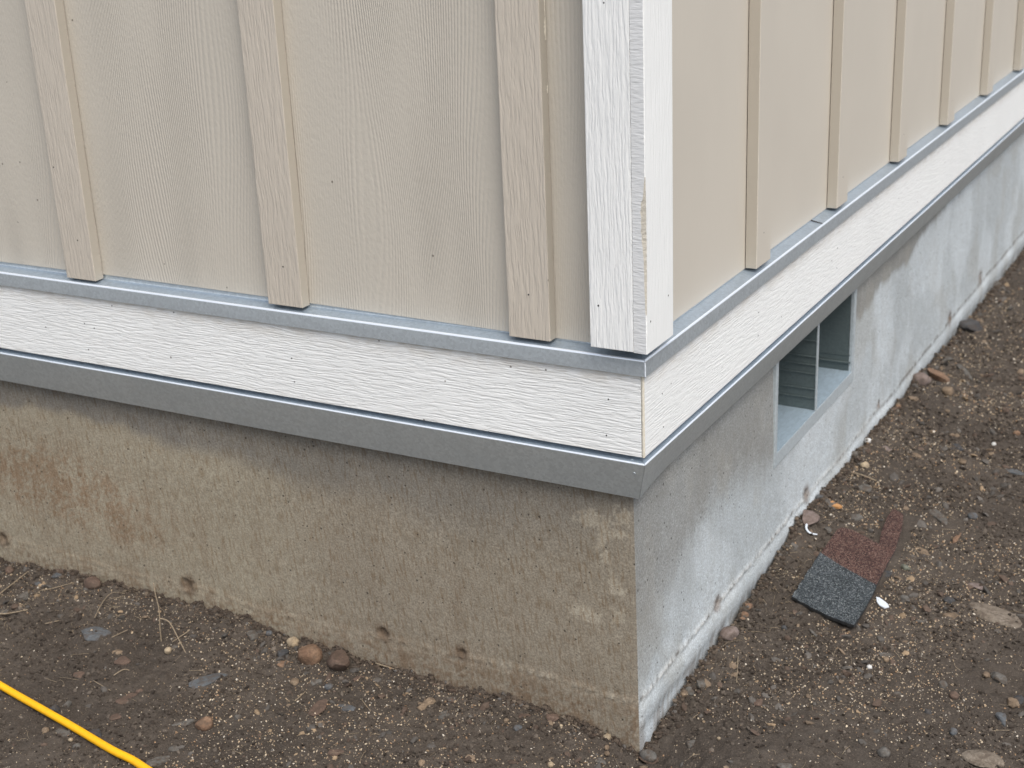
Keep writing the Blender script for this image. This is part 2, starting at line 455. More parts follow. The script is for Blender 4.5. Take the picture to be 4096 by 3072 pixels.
STONES=[
(-1.0504, -0.0142, 0.0401, 0.0269, -0.0, 'brown', 'r', 'rounded reddish brown stone sitting just off the foundation, upper left'),
(-1.1382, -0.0141, 0.0199, 0.0219, 1.23, 'blue', 'a', 'small blue-grey chip close to the foundation at the far left'),
(-1.2417, -0.0292, 0.0164, 0.0181, 0.42, 'brown', 'r', 'dull brown stone nearest the left picture edge beside the wall'),
(-1.1465, -0.0912, 0.0299, 0.0221, 1.56, 'grey', 'a', 'dusty grey-brown stone among dry straw at the left picture edge'),
(-1.1409, -0.1368, 0.0219, 0.0212, 1.02, 'grey', 'f', 'flat grey stone under straw cut by the left picture edge'),
(-1.1588, -0.0395, 0.0165, 0.0127, 0.61, 'blue', 'f', 'thin blue-grey flake between two stones near the far left wall'),
(-0.9396, -0.1251, 0.0641, 0.0461, 0.02, 'blue', 'f', 'broad half buried slate slab right of the left dry straw'),
(-0.865, -0.154, 0.029, 0.0198, 1.08, 'tan', 'a', 'tan brick-shaped stone tilted in soil below the buried slate'),
(-0.8364, -0.1702, 0.0305, 0.023, 0.28, 'brown', 'f', 'dusty brown stone just under the tan brick-shaped stone'),
(-0.7817, -0.122, 0.0131, 0.0144, 0.43, 'cream', 'r', 'knobbly cream pebble below the standing dry stem'),
(-0.7777, -0.0973, 0.0095, 0.0105, 0.43, 'cream', 'r', 'cream pebble touching a grey stone near the dry stem'),
(-0.7805, -0.1085, 0.0149, 0.0119, 0.14, 'grey', 'a', 'small grey stone between two cream pebbles'),
(-0.6737, -0.1588, 0.0751, 0.0264, 1.11, 'blue', 'f', 'long blade-like slate shard lying in open soil left of centre'),
(-0.6817, -0.0297, 0.0228, 0.0206, 1.42, 'grey', 'a', 'grey wedge stone left of the two stones against the wall'),
(-0.662, -0.0121, 0.0118, 0.0129, 0.78, 'blue', 'r', 'small blue-grey pebble near a brown stone by the wall'),
(0.0108, 0.0011, 0.0296, 0.0251, 0.27, 'brown', 'f', 'flat brown stone tucked under the foundation wall'),
(0.0079, 0.0028, 0.0307, 0.0168, -0.29, 'grey', 'a', 'grey stone poking out against the foundation base'),
(-0.6136, -0.0076, 0.0215, 0.0237, 0.43, 'cream', 'r', 'knobbly cream stone wrapped by pale straw near the wall'),
(0.0094, 0.0021, 0.0313, 0.0213, -0.3, 'grey', 'r', 'grey stone behind the orange-brown one against the wall'),
(-0.5616, -0.0372, 0.0432, 0.0431, 1.25, 'orange', 'r', 'large rounded orange-brown stone near the foundation wall'),
(-0.514, -0.0264, 0.0716, 0.0356, -0.77, 'brown', 'a', 'largest upright brown stone leaning on the left foundation wall'),
(-0.6091, -0.0485, 0.0246, 0.027, 0.43, 'dark', 'a', 'dark stone left of the large orange-brown stone'),
(-0.5919, -0.0671, 0.0222, 0.015, 1.1, 'orange', 'a', 'small orange-brown stone under the dark stone'),
(-0.4732, -0.136, 0.0565, 0.0256, 1.88, 'brown', 'f', 'flat brown slab standing out of the soil, bottom centre-left'),
(-0.4316, -0.1213, 0.0385, 0.0171, 0.2, 'blue', 'f', 'blue-grey flat stone right of the brown slab'),
(-0.8754, -0.2277, 0.0221, 0.0243, 0.97, 'brown', 'f', 'half buried brown stone above the yellow cord'),
(-0.7573, -0.2449, 0.0425, 0.0327, 1.43, 'brown', 'f', 'large dusty brown slab half buried midway between cord and wall'),
(-0.7361, -0.2917, 0.0243, 0.0189, 1.27, 'brown', 'f', 'broken brown stone just below the dusty slab'),
(-0.7554, -0.221, 0.0127, 0.0124, 1.12, 'brown', 'r', 'small brown pebble above the dusty half buried slab'),
(-0.8299, -0.2976, 0.0196, 0.0147, 1.8, 'grey', 'a', 'grey angular stone just above the yellow cord'),
(-0.8359, -0.3204, 0.021, 0.0208, 0.95, 'dark', 'a', 'dark stone almost touching the upper side of the yellow cord'),
(-0.5644, -0.2156, 0.0111, 0.0122, 0.44, 'grey', 'r', 'round light grey pebble alone in open soil'),
(-0.5955, -0.2531, 0.0302, 0.025, 0.6, 'orange', 'r', 'crumbly orange-tan lump in the soil, bottom left of centre'),
(-0.7783, -0.3606, 0.0292, 0.0162, 0.07, 'grey', 'a', 'grey-green stone partly under the yellow cord'),
(-0.8049, -0.3686, 0.0112, 0.0123, 0.44, 'tan', 'r', 'small tan pebble below the yellow cord, left'),
(-0.7546, -0.3683, 0.0081, 0.0069, 0.44, 'cream', 'r', 'small cream pebble right under the yellow cord'),
(-0.5985, -0.3492, 0.0457, 0.0307, 1.37, 'grey', 'f', 'big grey-purple slab right of the yellow cord at the bottom edge'),
(-0.5967, -0.3174, 0.0215, 0.0232, 1.08, 'grey', 'f', 'grey slab directly above the big grey-purple slab'),
(-0.6339, -0.2608, 0.042, 0.0223, 0.6, 'grey', 'f', 'long dusty grey slab left of the orange-tan lump'),
(-0.5422, -0.1035, 0.0155, 0.0163, 0.44, 'tan', 'r', 'tan pebble below the large orange-brown stone'),
(-0.5109, -0.0882, 0.0204, 0.0182, 0.77, 'grey', 'a', 'grey stone below the leaning brown stone'),
(-0.4862, -0.0908, 0.0154, 0.0133, 0.44, 'blue', 'r', 'little blue-grey pebble right of the grey stone by the wall'),
(-0.441, -0.1693, 0.0227, 0.0162, 0.29, 'tan', 'f', 'tan flat stone under the standing brown slab'),
(-0.7301, -0.3415, 0.0276, 0.019, -0.03, 'dark', 'a', 'dark stone partly tucked beneath the yellow cord'),
(-0.7317, -0.3787, 0.0123, 0.0118, 0.44, 'grey', 'r', 'small grey pebble below the yellow cord near the bottom edge'),
(-0.377, -0.2251, 0.0228, 0.0165, 0.17, 'brown', 'f', 'brown stone near the bottom edge left of the picture centre'),
(-0.3249, -0.0668, 0.045, 0.0162, 1.3, 'tan', 'a', 'long tan brick-like stone slanting in front of the foundation'),
(-0.2875, -0.0746, 0.0325, 0.0225, 1.5, 'grey', 'f', 'grey-purple stone right of the slanting tan stone'),
(-0.298, -0.0353, 0.0172, 0.0113, 0.6, 'grey', 'f', 'thin grey flake above the grey-purple stone'),
(-0.4596, -0.0484, 0.0211, 0.0151, 0.93, 'brown', 'f', 'brown flake right of the leaning brown stone'),
(-0.1401, -0.0029, 0.0233, 0.0187, 0.14, 'brown', 'a', 'brown stone pressed against the foundation left of the corner'),
(-0.1761, -0.0261, 0.022, 0.0136, 0.29, 'brown', 'f', 'flat brown stone left of the one pressed on the wall near the corner'),
(-0.17, -0.0594, 0.0139, 0.0114, 0.44, 'blue', 'r', 'blue-grey pebble in front of the foundation near the corner'),
(-0.0503, -0.0054, 0.0129, 0.0142, 0.44, 'cream', 'r', 'round cream pebble touching the foundation just left of the corner'),
(-0.0419, -0.0286, 0.0082, 0.009, 0.44, 'tan', 'r', 'upper of two small tan pebbles in front of the concrete corner'),
(-0.0353, -0.0413, 0.0086, 0.009, 0.44, 'tan', 'r', 'lower of two small tan pebbles in front of the concrete corner'),
(-0.1198, -0.0201, 0.006, 0.0066, 0.44, 'cream', 'r', 'tiny cream pebble below the brown stone at the wall'),
(-0.0882, -0.1134, 0.0094, 0.0103, 0.44, 'cream', 'r', 'cream pebble on the bottom edge left of the concrete corner'),
(-0.0343, -0.0655, 0.0186, 0.0146, -0.11, 'grey', 'a', 'grey stone at the bottom edge under the concrete corner'),
(-0.3791, -0.2265, 0.026, 0.0167, -0.06, 'brown', 'f', "brown stone at the bottom edge right of the picture's left third"),
(-0.1943, -0.0513, 0.0084, 0.0093, 0.44, 'tan', 'r', 'tan pebble right of the grey-purple stone'),
(-0.2503, -0.1966, 0.0108, 0.0111, 0.44, 'tan', 'r', 'small tan stone cut by the bottom edge in the middle of the picture'),
(0.0175, 0.7109, 0.0411, 0.0443, 0.78, 'pink', 'a', 'bumpy dusty stone between the right foundation wall and the shingle'),
(0.0116, 0.3226, 0.0362, 0.0274, 1.25, 'pink', 'r', 'smooth rounded pinkish stone against the right foundation base'),
(0.0096, 0.3207, 0.0334, 0.0218, 1.03, 'grey', 'f', 'flat grey stone under the smooth rounded pinkish stone'),
(0.0085, 0.4179, 0.0168, 0.0185, 0.08, 'orange', 'r', 'largest of three orange pebbles by the right foundation'),
(0.0117, 0.3925, 0.0143, 0.0145, 0.08, 'orange', 'r', 'right one of three orange pebbles by the right foundation'),
(0.0132, 0.3774, 0.0111, 0.0121, 0.76, 'orange', 'r', 'lowest of three orange pebbles by the right foundation'),
(0.0237, 0.1761, 0.0297, 0.0195, 1.66, 'grey', 'a', "grey angular stone right of the corner's right foundation face"),
(0.0088, 0.1585, 0.0293, 0.0114, -0.75, 'grey', 'a', 'grey shard left of the grey angular stone near the corner'),
(0.007, 0.1429, 0.012, 0.0132, 0.44, 'tan', 'r', 'tan pebble beside the right foundation face near the corner'),
(0.0841, 0.7809, 0.0264, 0.026, 0.61, 'grey', 'f', 'grey stone above the notch of the roof shingle'),
(0.2093, 0.6574, 0.0315, 0.0151, -0.7, 'green', 'a', 'greenish grey stone right of the roof shingle'),
(0.3815, 0.5606, 0.1003, 0.0577, -0.37, 'slab', 'f', 'large pale tan slab of broken concrete at the right picture edge'),
(0.3176, 0.5256, 0.0398, 0.0235, 0.6, 'tan', 'a', 'elongated tan stone left of the large pale slab'),
(0.3294, 0.6494, 0.0334, 0.0243, 0.04, 'pink', 'f', 'flat pinkish stone above the large pale slab'),
(0.4506, 0.1447, 0.062, 0.0367, -0.04, 'slab', 'f', 'large pale tan slab at the bottom right'),
(0.355, 0.31, 0.0144, 0.0159, 0.44, 'grey', 'r', 'round grey stone left of the triangular one at the right'),
(0.4283, 0.362, 0.0373, 0.0248, -0.86, 'grey', 'a', 'big grey triangular stone near the right picture edge'),
(0.4563, 0.3069, 0.0191, 0.021, -0.24, 'tan', 'a', 'tan-brown stone below the big triangular stone'),
(0.4511, 0.26, 0.0386, 0.0166, -1.06, 'blue', 'a', 'blue-grey angular stone lowest of the cluster on the right edge'),
(0.4091, 0.3629, 0.0131, 0.0144, 0.44, 'tan', 'a', 'tan stone touching the big triangular stone'),
(0.3219, 0.1065, 0.0183, 0.0182, 0.44, 'grey', 'r', 'rounded grey stone alone at the bottom right'),
(0.2615, 0.8076, 0.0426, 0.0108, 1.48, 'orange', 'a', "curved orange chip right of the shingle's long arm"),
(0.354, 0.7171, 0.0139, 0.0146, 0.42, 'tan', 'r', 'tan pebble above the large pale slab'),
(0.2086, 0.8856, 0.0954, 0.0239, -0.98, 'grey', 'f', 'long grey stone up the slope right of the shingle'),
(0.2688, 0.9047, 0.0188, 0.0179, 0.61, 'blue', 'r', 'light blue-grey pebble right of the long grey stone'),
(0.2087, 0.0213, 0.0242, 0.017, 0.14, 'grey', 'a', 'grey stone cut by the bottom edge below the shingle'),
(0.063, 0.0355, 0.015, 0.0165, 0.44, 'grey', 'a', 'grey stone at the bottom right of the concrete corner'),
(0.097, 0.0558, 0.0063, 0.007, 0.44, 'cream', 'r', 'single cream pebble on the soil right of the concrete corner'),
(0.1219, 0.1552, 0.0211, 0.0153, 1.37, 'brown', 'a', 'grey-brown stone in open soil between corner and shingle'),
(0.1226, 0.118, 0.0176, 0.0088, -0.77, 'grey', 'r', 'small grey pebble below the grey-brown stone in open soil'),
(0.2544, 0.361, 0.0221, 0.0132, 0.09, 'grey', 'f', 'thin grey stone above a tan pebble below the shingle'),
(0.2602, 0.3441, 0.0101, 0.0111, 0.43, 'tan', 'r', 'tan pebble below the thin grey stone'),
(0.0568, 0.6971, 0.0315, 0.0142, -0.84, 'grey', 'a', "grey stone touching the shingle's upper left corner"),
(0.1892, 0.6134, 0.0226, 0.0176, -0.57, 'dark', 'a', 'dark stone against the right side of the shingle'),
(0.0087, 0.8093, 0.0238, 0.0192, 1.08, 'blue', 'a', 'blue-grey stone above the white curl by the right wall'),
(0.3033, 0.5682, 0.0226, 0.0196, -0.3, 'dark', 'a', 'dark grey stone above the elongated tan stone'),
(0.2186, 0.7342, 0.0294, 0.0184, -0.34, 'tan', 'f', 'tan flat stone uphill to the right of the shingle'),
(0.397, 0.1958, 0.0124, 0.0135, 0.44, 'blue', 'r', 'blue-grey pebble at the lower right in open soil'),
(0.2371, 0.545, 0.0284, 0.0159, -0.76, 'grey', 'a', 'grey flake between shingle and elongated tan stone'),
(0.0842, 0.3797, 0.0107, 0.0118, 0.43, 'dark', 'r', "dark pebble just below the shingle's lower left edge"),
(0.2426, 0.3146, 0.0086, 0.0095, 0.43, 'white', 'r', 'whitest pebble below the shingle'),
(0.3524, 0.2316, 0.0113, 0.0125, 0.44, 'dark', 'r', 'dark pebble in the lower right soil'),
(0.3771, 0.287, 0.0142, 0.0152, 0.44, 'brown', 'r', 'brown pebble below the round grey stone'),
(0.3003, 0.2583, 0.0141, 0.0104, 0.74, 'grey', 'r', 'grey pebble left of the round grey stone'),
(0.4629, 0.3225, 0.0182, 0.02, 0.44, 'dark', 'a', 'dark stone cut by the right edge beside the tan-brown stone'),
(0.3572, 0.4265, 0.0155, 0.0111, 1.17, 'grey', 'a', 'small grey chip below the large pale slab'),
(0.0381, 1.5874, 0.072, 0.0436, -0.67, 'orange', 'a', 'tan-orange stone nearest the wall beyond the vent'),
(0.0805, 1.5119, 0.0273, 0.0289, -0.12, 'tan', 'r', 'tan stone just below the tan-orange stone beyond the vent'),
(0.0148, 1.5312, 0.0475, 0.0417, -0.51, 'pink', 'r', 'pinkish brown stone between wall and tan-orange stone'),
(0.0107, 1.5981, 0.0509, 0.0249, -1.12, 'grey', 'a', 'grey upright stone against the right foundation beyond the vent'),
(0.006, 1.5445, 0.0837, 0.0114, -1.11, 'blue', 'f', 'thin grey shard in front of the upright stone by the right foundation'),
(0.0197, 1.737, 0.0713, 0.0351, -0.61, 'grey', 'f', 'flat grey stone right next to the far foundation base'),
(0.016, 2.1004, 0.0969, 0.0199, -0.89, 'tan', 'f', 'pale blade-like shard leaning at the far foundation'),
(0.0222, 2.0105, 0.0718, 0.0578, 0.86, 'dark', 'a', 'large dark stone beneath the pale leaning shard'),
(0.0785, 1.9177, 0.1161, 0.0119, -1.2, 'tan', 'f', 'second pale shard pointing downhill from the dark stone'),
(0.0071, 2.4265, 0.1218, 0.0226, -1.02, 'grey', 'f', 'long grey stone high up by the far foundation'),
(0.0343, 1.0099, 0.0185, 0.0204, 0.41, 'cream', 'r', 'round cream pebble downhill from the vent'),
(0.0474, 1.1216, 0.029, 0.0176, -0.68, 'pink', 'f', 'pinkish flat pebble right of the round cream pebble'),
(0.1049, 1.1233, 0.0345, 0.02, -0.43, 'tan', 'f', 'flat tan stone in the slope right of the vent'),
(0.1966, 1.1458, 0.0407, 0.015, -1.03, 'tan', 'a', 'tan shard in open soil right of the flat tan stone'),
(0.0583, 0.9128, 0.0343, 0.0369, -0.02, 'grey', 'f', 'grey stone below the pale twig'),
(0.2961, 1.1505, 0.0456, 0.0224, -0.45, 'blue', 'f', 'blue-grey flat stone at the right picture edge, upper slope'),
(0.1644, 1.2172, 0.0462, 0.0343, -0.15, 'dark', 'f', 'broad dark slate low in the soil right of the vent'),
(0.2647, 1.3377, 0.0161, 0.0178, 0.4, 'orange', 'r', 'orange-tan pebble close to the right picture edge'),
(0.2338, 1.2628, 0.0108, 0.0119, 0.4, 'white', 'r', 'whitish pebble in the upper right soil'),
(0.0073, 1.1288, 0.0155, 0.0151, -0.04, 'white', 'r', 'white chip against the foundation below the vent'),
(0.0801, 1.6714, 0.1247, 0.0172, -1.07, 'grey', 'f', 'long thin brown-grey stone in the upper right slope'),
(0.0097, 1.3545, 0.0124, 0.0136, 0.4, 'orange', 'r', "small orange pebble close to the wall below the vent's far end")]

# ------------------------------------------------------------------ GROUND (one sheet out to the horizon)
def graded(a, b, step, far, grow=1.25):
    core = list(np.arange(a, b + 1e-9, step))
    lo = []; s_ = step; v_ = a
    while v_ > -far: s_ = min(s_ * grow, 12); v_ -= s_; lo.append(v_)
    hi = []; s_ = step; v_ = b
    while v_ < far: s_ = min(s_ * grow, 12); v_ += s_; hi.append(v_)
    return np.array(lo[::-1] + core + hi)
gx = graded(-1.5, 0.85, 0.0038, 90)
gy1 = graded(-0.72, 1.3, 0.0038, 90)
gy = np.array([v_ for v_ in gy1 if v_ <= 1.3] + list(np.arange(1.307, 3.3, 0.007)))
s_ = .007
ext = []; v_ = gy[-1]
while v_ < 90:
    s_ = min(s_ * 1.25, 12); v_ += s_; ext.append(v_)
gy = np.array(list(gy) + ext)
X, Y = np.meshgrid(gx, gy, indexing='ij')
Z = H(X, Y)
far_ = np.maximum(np.maximum(-1.5 - X, X - .85), np.maximum(-.72 - Y, Y - 3.3))
Z = np.where(far_ > 0.3, H0(X, Y) + 0.03 * (fbm(X * .6, Y * .6, 3) - .5) * np.minimum(1, far_), Z)
idx = np.arange(X.size).reshape(X.shape)
F = np.stack([idx[:-1, :-1], idx[1:, :-1], idx[1:, 1:], idx[:-1, 1:]], -1).reshape(-1, 4)
cx = X[:-1, :-1].ravel(); cy = Y[:-1, :-1].ravel()
F = F[~((cx < -0.07) & (cy > 0.07) & (cx > -7) & (cy < 8))]
used = np.zeros(X.size, bool); used[F.ravel()] = True
re = np.cumsum(used) - 1
V = np.stack([X.ravel(), Y.ravel(), Z.ravel()], 1)[used]
ground = link('ground', npmesh('ground', V, re[F]), None, M['soil'])
tag(ground, 'dark brown bare soil with fine grit around the house', None, None, 'structure')

# ------------------------------------------------------------------ HOUSE
house = bpy.data.objects.new('house', None)
COL.objects.link(house)
house.location = (0, 0, -0.63)
house['_w'] = (0.0, 0.0, -0.63)
tag(house, 'house corner with beige board-and-batten siding over a white skirt board and concrete foundation', 'house')
LX, RY, TOP = -3.6, 4.6, 2.45

# solid core behind the boards
vs = [(LX, .012), (-.012, .012), (-.012, RY), (LX, RY)]
me = mesh('wall_sheathing', [(a, b, -.19) for a, b in vs] + [(a, b, TOP) for a, b in vs],
          [(0, 1, 5, 4), (1, 2, 6, 5), (2, 3, 7, 6), (3, 0, 4, 7), (4, 5, 6, 7), (3, 2, 1, 0)])
link('wall_sheathing', me, house, M['dark'])
link('backing_strip', box_mesh('backing_strip', (LX, .0045, -.012), (-.05, .0095, .03), 0), house, M['strip'])

SP = 0.4064
A0, B0, BW, TB = -.17805, .40031, .0622, .0193
# siding panels, one per bay (joints sit under the battens)
def panel(lo, hi, mats, dz=0.0):
    o = link('siding_panel', box_mesh('siding_panel', lo, hi, 0.0006), house, mats)
    return o
panel((A0 + BW / 2 + .001, 0, -.0012), (-.03, .008, TOP), M['panel_a'])
edges = [A0 + BW / 2 - .001 - k * SP for k in range(8)]
zb = [-.0008, .0025, .0032, .0032, .003, .003, .003, .003]
for k in range(7):
    # slightly skewed lower edge, as the sheet hangs
    me = box_mesh('siding_panel', (edges[k + 1] + .001, 0, 0), (edges[k] - .0, .008, TOP), 0.0006)
    zl, zr_ = [(-.0012, .0042), (.0042, .0038), (.0036, .0015)][min(k, 2)][::-1] if k < 3 else (.002, .003)
    zr2 = [-.0016, .0028, .0036][min(k, 2)]; zl2 = [.0022, .0042, .0016][min(k, 2)]
    for v_ in me.vertices:
        if v_.co.z < .01:
            f_ = (v_.co.x - edges[k + 1]) / SP
            v_.co.z += zl2 * (1 - f_) + zr2 * f_
    link('siding_panel', me, house, M['panel_b'])
ysplit = [B0 + BW / 2 + k * SP for k in range(-1, 10)]
ysplit[0] = .03
for k in range(10):
    me = box_mesh('siding_panel', (-.008, ysplit[k] + .0006, -.0012 - .0002 * k), (0, ysplit[k + 1] - .0006, TOP), 0.0006)
    link('siding_panel', me, house, M['panel_r'])

# battens
def wobble_bottom(me, axis, amp):
    pass
bz = [0.0, 0.0, -.0019, -.001, 0, 0, 0]
for k in range(7):
    x0 = A0 - k * SP
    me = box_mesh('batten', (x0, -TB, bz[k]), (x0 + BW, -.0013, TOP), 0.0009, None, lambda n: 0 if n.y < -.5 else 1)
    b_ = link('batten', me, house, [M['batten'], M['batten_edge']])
    b_['label'] = 'embossed beige batten on the left wall'
    for (nx, nz) in ([(-.146, .062), (-.15, .5)] if k == 0 else [(x0 + .034, .060), (x0 + .03, .47)] if k == 1 else [(x0 + .036, .063), (x0 + .008, .178)]):
        disc('nail', (nx, -TB, nz), (0, -1, 0), .0014, .0006, b_, M['nail'])
for k in range(10):
    y0 = B0 + k * SP
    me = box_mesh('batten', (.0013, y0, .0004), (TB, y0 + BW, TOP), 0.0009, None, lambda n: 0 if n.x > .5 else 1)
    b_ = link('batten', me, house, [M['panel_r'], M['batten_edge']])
    b_['label'] = 'smooth beige batten on the right wall'
    disc('nail', (TB, y0 + .03, .05), (1, 0, 0), .0012, .0006, b_, M['nail'])

# pale caulk smears beside the nearest batten
for (zc, h_, w_) in [(.445, .05, .0022), (.405, .028, .004), (.33, .010, .002)]:
    vs = []; n_ = 12
    for i in range(n_ + 1):
        f_ = i / n_; ww = w_ * (0.35 + random.random() * .8) * math.sin(math.pi * min(max(f_, .06), .94)) ** .5
        vs += [(A0 + BW + .0002, -.004 - ww, zc + (f_ - .5) * h_), (A0 + BW + .0010, -.004, zc + (f_ - .5) * h_), (A0 + BW + .0002, -.003 + ww * .3, zc + (f_ - .5) * h_)]
    fs = []
    for i in range(n_):
        a = i * 3
        fs += [(a, a + 1, a + 4, a + 3), (a + 1, a + 2, a + 5, a + 4)]
    link('caulk_smear', mesh('caulk_smear', vs, fs, True), house, M['caulk'])

# corner boards
TT, TT2, TZ = .0354, .0309, .0065
XJ = .01285
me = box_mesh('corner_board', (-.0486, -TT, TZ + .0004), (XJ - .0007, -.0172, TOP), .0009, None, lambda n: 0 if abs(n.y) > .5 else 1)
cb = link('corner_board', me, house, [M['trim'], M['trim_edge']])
cb['label'] = 'white wood-grain corner board facing left'
disc('nail', (-.036, -TT, .064), (0, -1, 0), .0016, .0006, cb, M['nail'])
disc('nail', (-.020, -TT, .44), (0, -1, 0), .0012, .0006, cb, M['nail'])
# filler stud closing the void behind the left corner board
link('corner_filler', box_mesh('corner_filler', (-.046, -.0170, TZ + .003), (XJ + .0002, -.0012, TOP - .02), 0), house, M['trim_edge'])
# right board: its long edge faces left; the arris is broken away low down
zs = sorted(set([TZ, TZ + .012] + [TZ + .012 + i * .004 for i in range(1, 72)] + [.6, 1.2, TOP]))
secs = []
for z_ in zs:
    c1 = .0009; c2 = .0009
    if .058 < z_ < .232:
        f_ = (z_ - .058) / (.232 - .058)
        env = math.sin(math.pi * min(1, f_ * 1.0)) ** .6
        c1 = .0009 + env * (.0020 + .0048 * float(sstep(.3, .8, f_))) * (0.85 + .3 * random.random())
        c2 = .0009 + env * .0016 * (0.6 + .8 * random.random())
        if .205 < z_: c1 *= .7
    elif .038 < z_ <= .058:
        c1 = .0011; c2 = .0026 * random.uniform(.4, 1)
    secs.append([(XJ, -TT, z_), (TT2 - c1, -TT, z_), (TT2, -TT + c2, z_), (TT2, .0503 - .0008, z_), (TT2 - .0008, .0503, z_), (.0012, .0503, z_), (.0012, -.0004, z_), (XJ, -.0004, z_)])
vs = [p for s_ in secs for p in s_]; fs = []; mi = []
for i in range(len(secs) - 1):
    for k in range(8):
        k2 = (k + 1) % 8
        fs.append((i * 8 + k, i * 8 + k2, (i + 1) * 8 + k2, (i + 1) * 8 + k))
        z_ = zs[i]
        mi.append(1 if k in (0, 7, 6, 5) else (2 if k == 1 and .058 <= z_ < .232 else 0))
fs.append(tuple(reversed(range(8)))); mi.append(1)
fs.append(tuple((len(secs) - 1) * 8 + k for k in range(8))); mi.append(1)
me = mesh('corner_board', vs, fs)
cb = link('corner_board', me, house, [M['trim_r'], M['trim_edge'], M['raw']])
me.polygons.foreach_set('material_index', mi)
cb['label'] = 'white corner board facing right with a chipped beige edge'
disc('nail', (TT2, -.023, .047), (1, 0, 0), .0016, .0006, cb, M['nail'])
disc('nail', (TT2, .034, .065), (1, 0, 0), .0014, .0006, cb, M['nail'])

# skirt boards
D2, Z2 = .0176, -.146
sk = link('skirt_board', box_mesh('skirt_board', (LX, -D2, Z2), (.0137, -.0006, -.012), .0009), house, M['skirt'])
sk['label'] = 'white wood-grain skirt board on the left wall'
for (nx, nz) in [(-.033, -.070), (-.037, -.122), (-.969, -.077), (-.949, -.083), (-.969, -.122), (-.903, -.040), (-.774, -.036), (-.553, -.082), (-.552, -.119), (-1.38, -.075), (-1.38, -.12)]:
    disc('nail', (nx, -D2, nz), (0, -1, 0), .0014, .0006, sk, M['nail'])
sk = link('skirt_board', box_mesh('skirt_board', (.0006, -D2 + .0012, Z2 + .0003), (D2, RY, -.012), .0009), house, M['skirt_r'])
sk['label'] = 'white skirt board on the right wall'
for (ny, nz) in [(.043, -.076), (.046, -.125), (.418, -.074), (.417, -.111), (.826, -.113), (.824, -.075), (1.237, -.078), (1.623, -.082), (2.03, -.08), (2.03, -.12)]:
    disc('nail', (D2, ny, nz), (1, 0, 0), .0013, .0006, sk, M['nail'])
# beige caulk bead in the corner joint
vs = []; fs = []; n_ = 60
for i in range(n_ + 1):
    z_ = Z2 + .0005 + (-.0300 - Z2) * i / n_
    w0 = .0004 * random.random(); w1 = .0007 * random.random() * (2 if i < 18 else 1)
    vs += [(.0143 - w0 * .5, -D2 + .0008, z_), (.0146 - w0, -D2 - .0002, z_), (.0168, -D2 - .0004 - w0, z_), (.0178 + w1 * .3, -D2 + .0006, z_), (.0180, -D2 + .0016 + w1, z_)]
for i in range(n_):
    for k in range(4):
        a = i * 5 + k
        fs.append((a, a + 1, a + 6, a + 5))
link('caulk_bead', mesh('caulk_bead', vs, fs, True), house, M['caulk'])

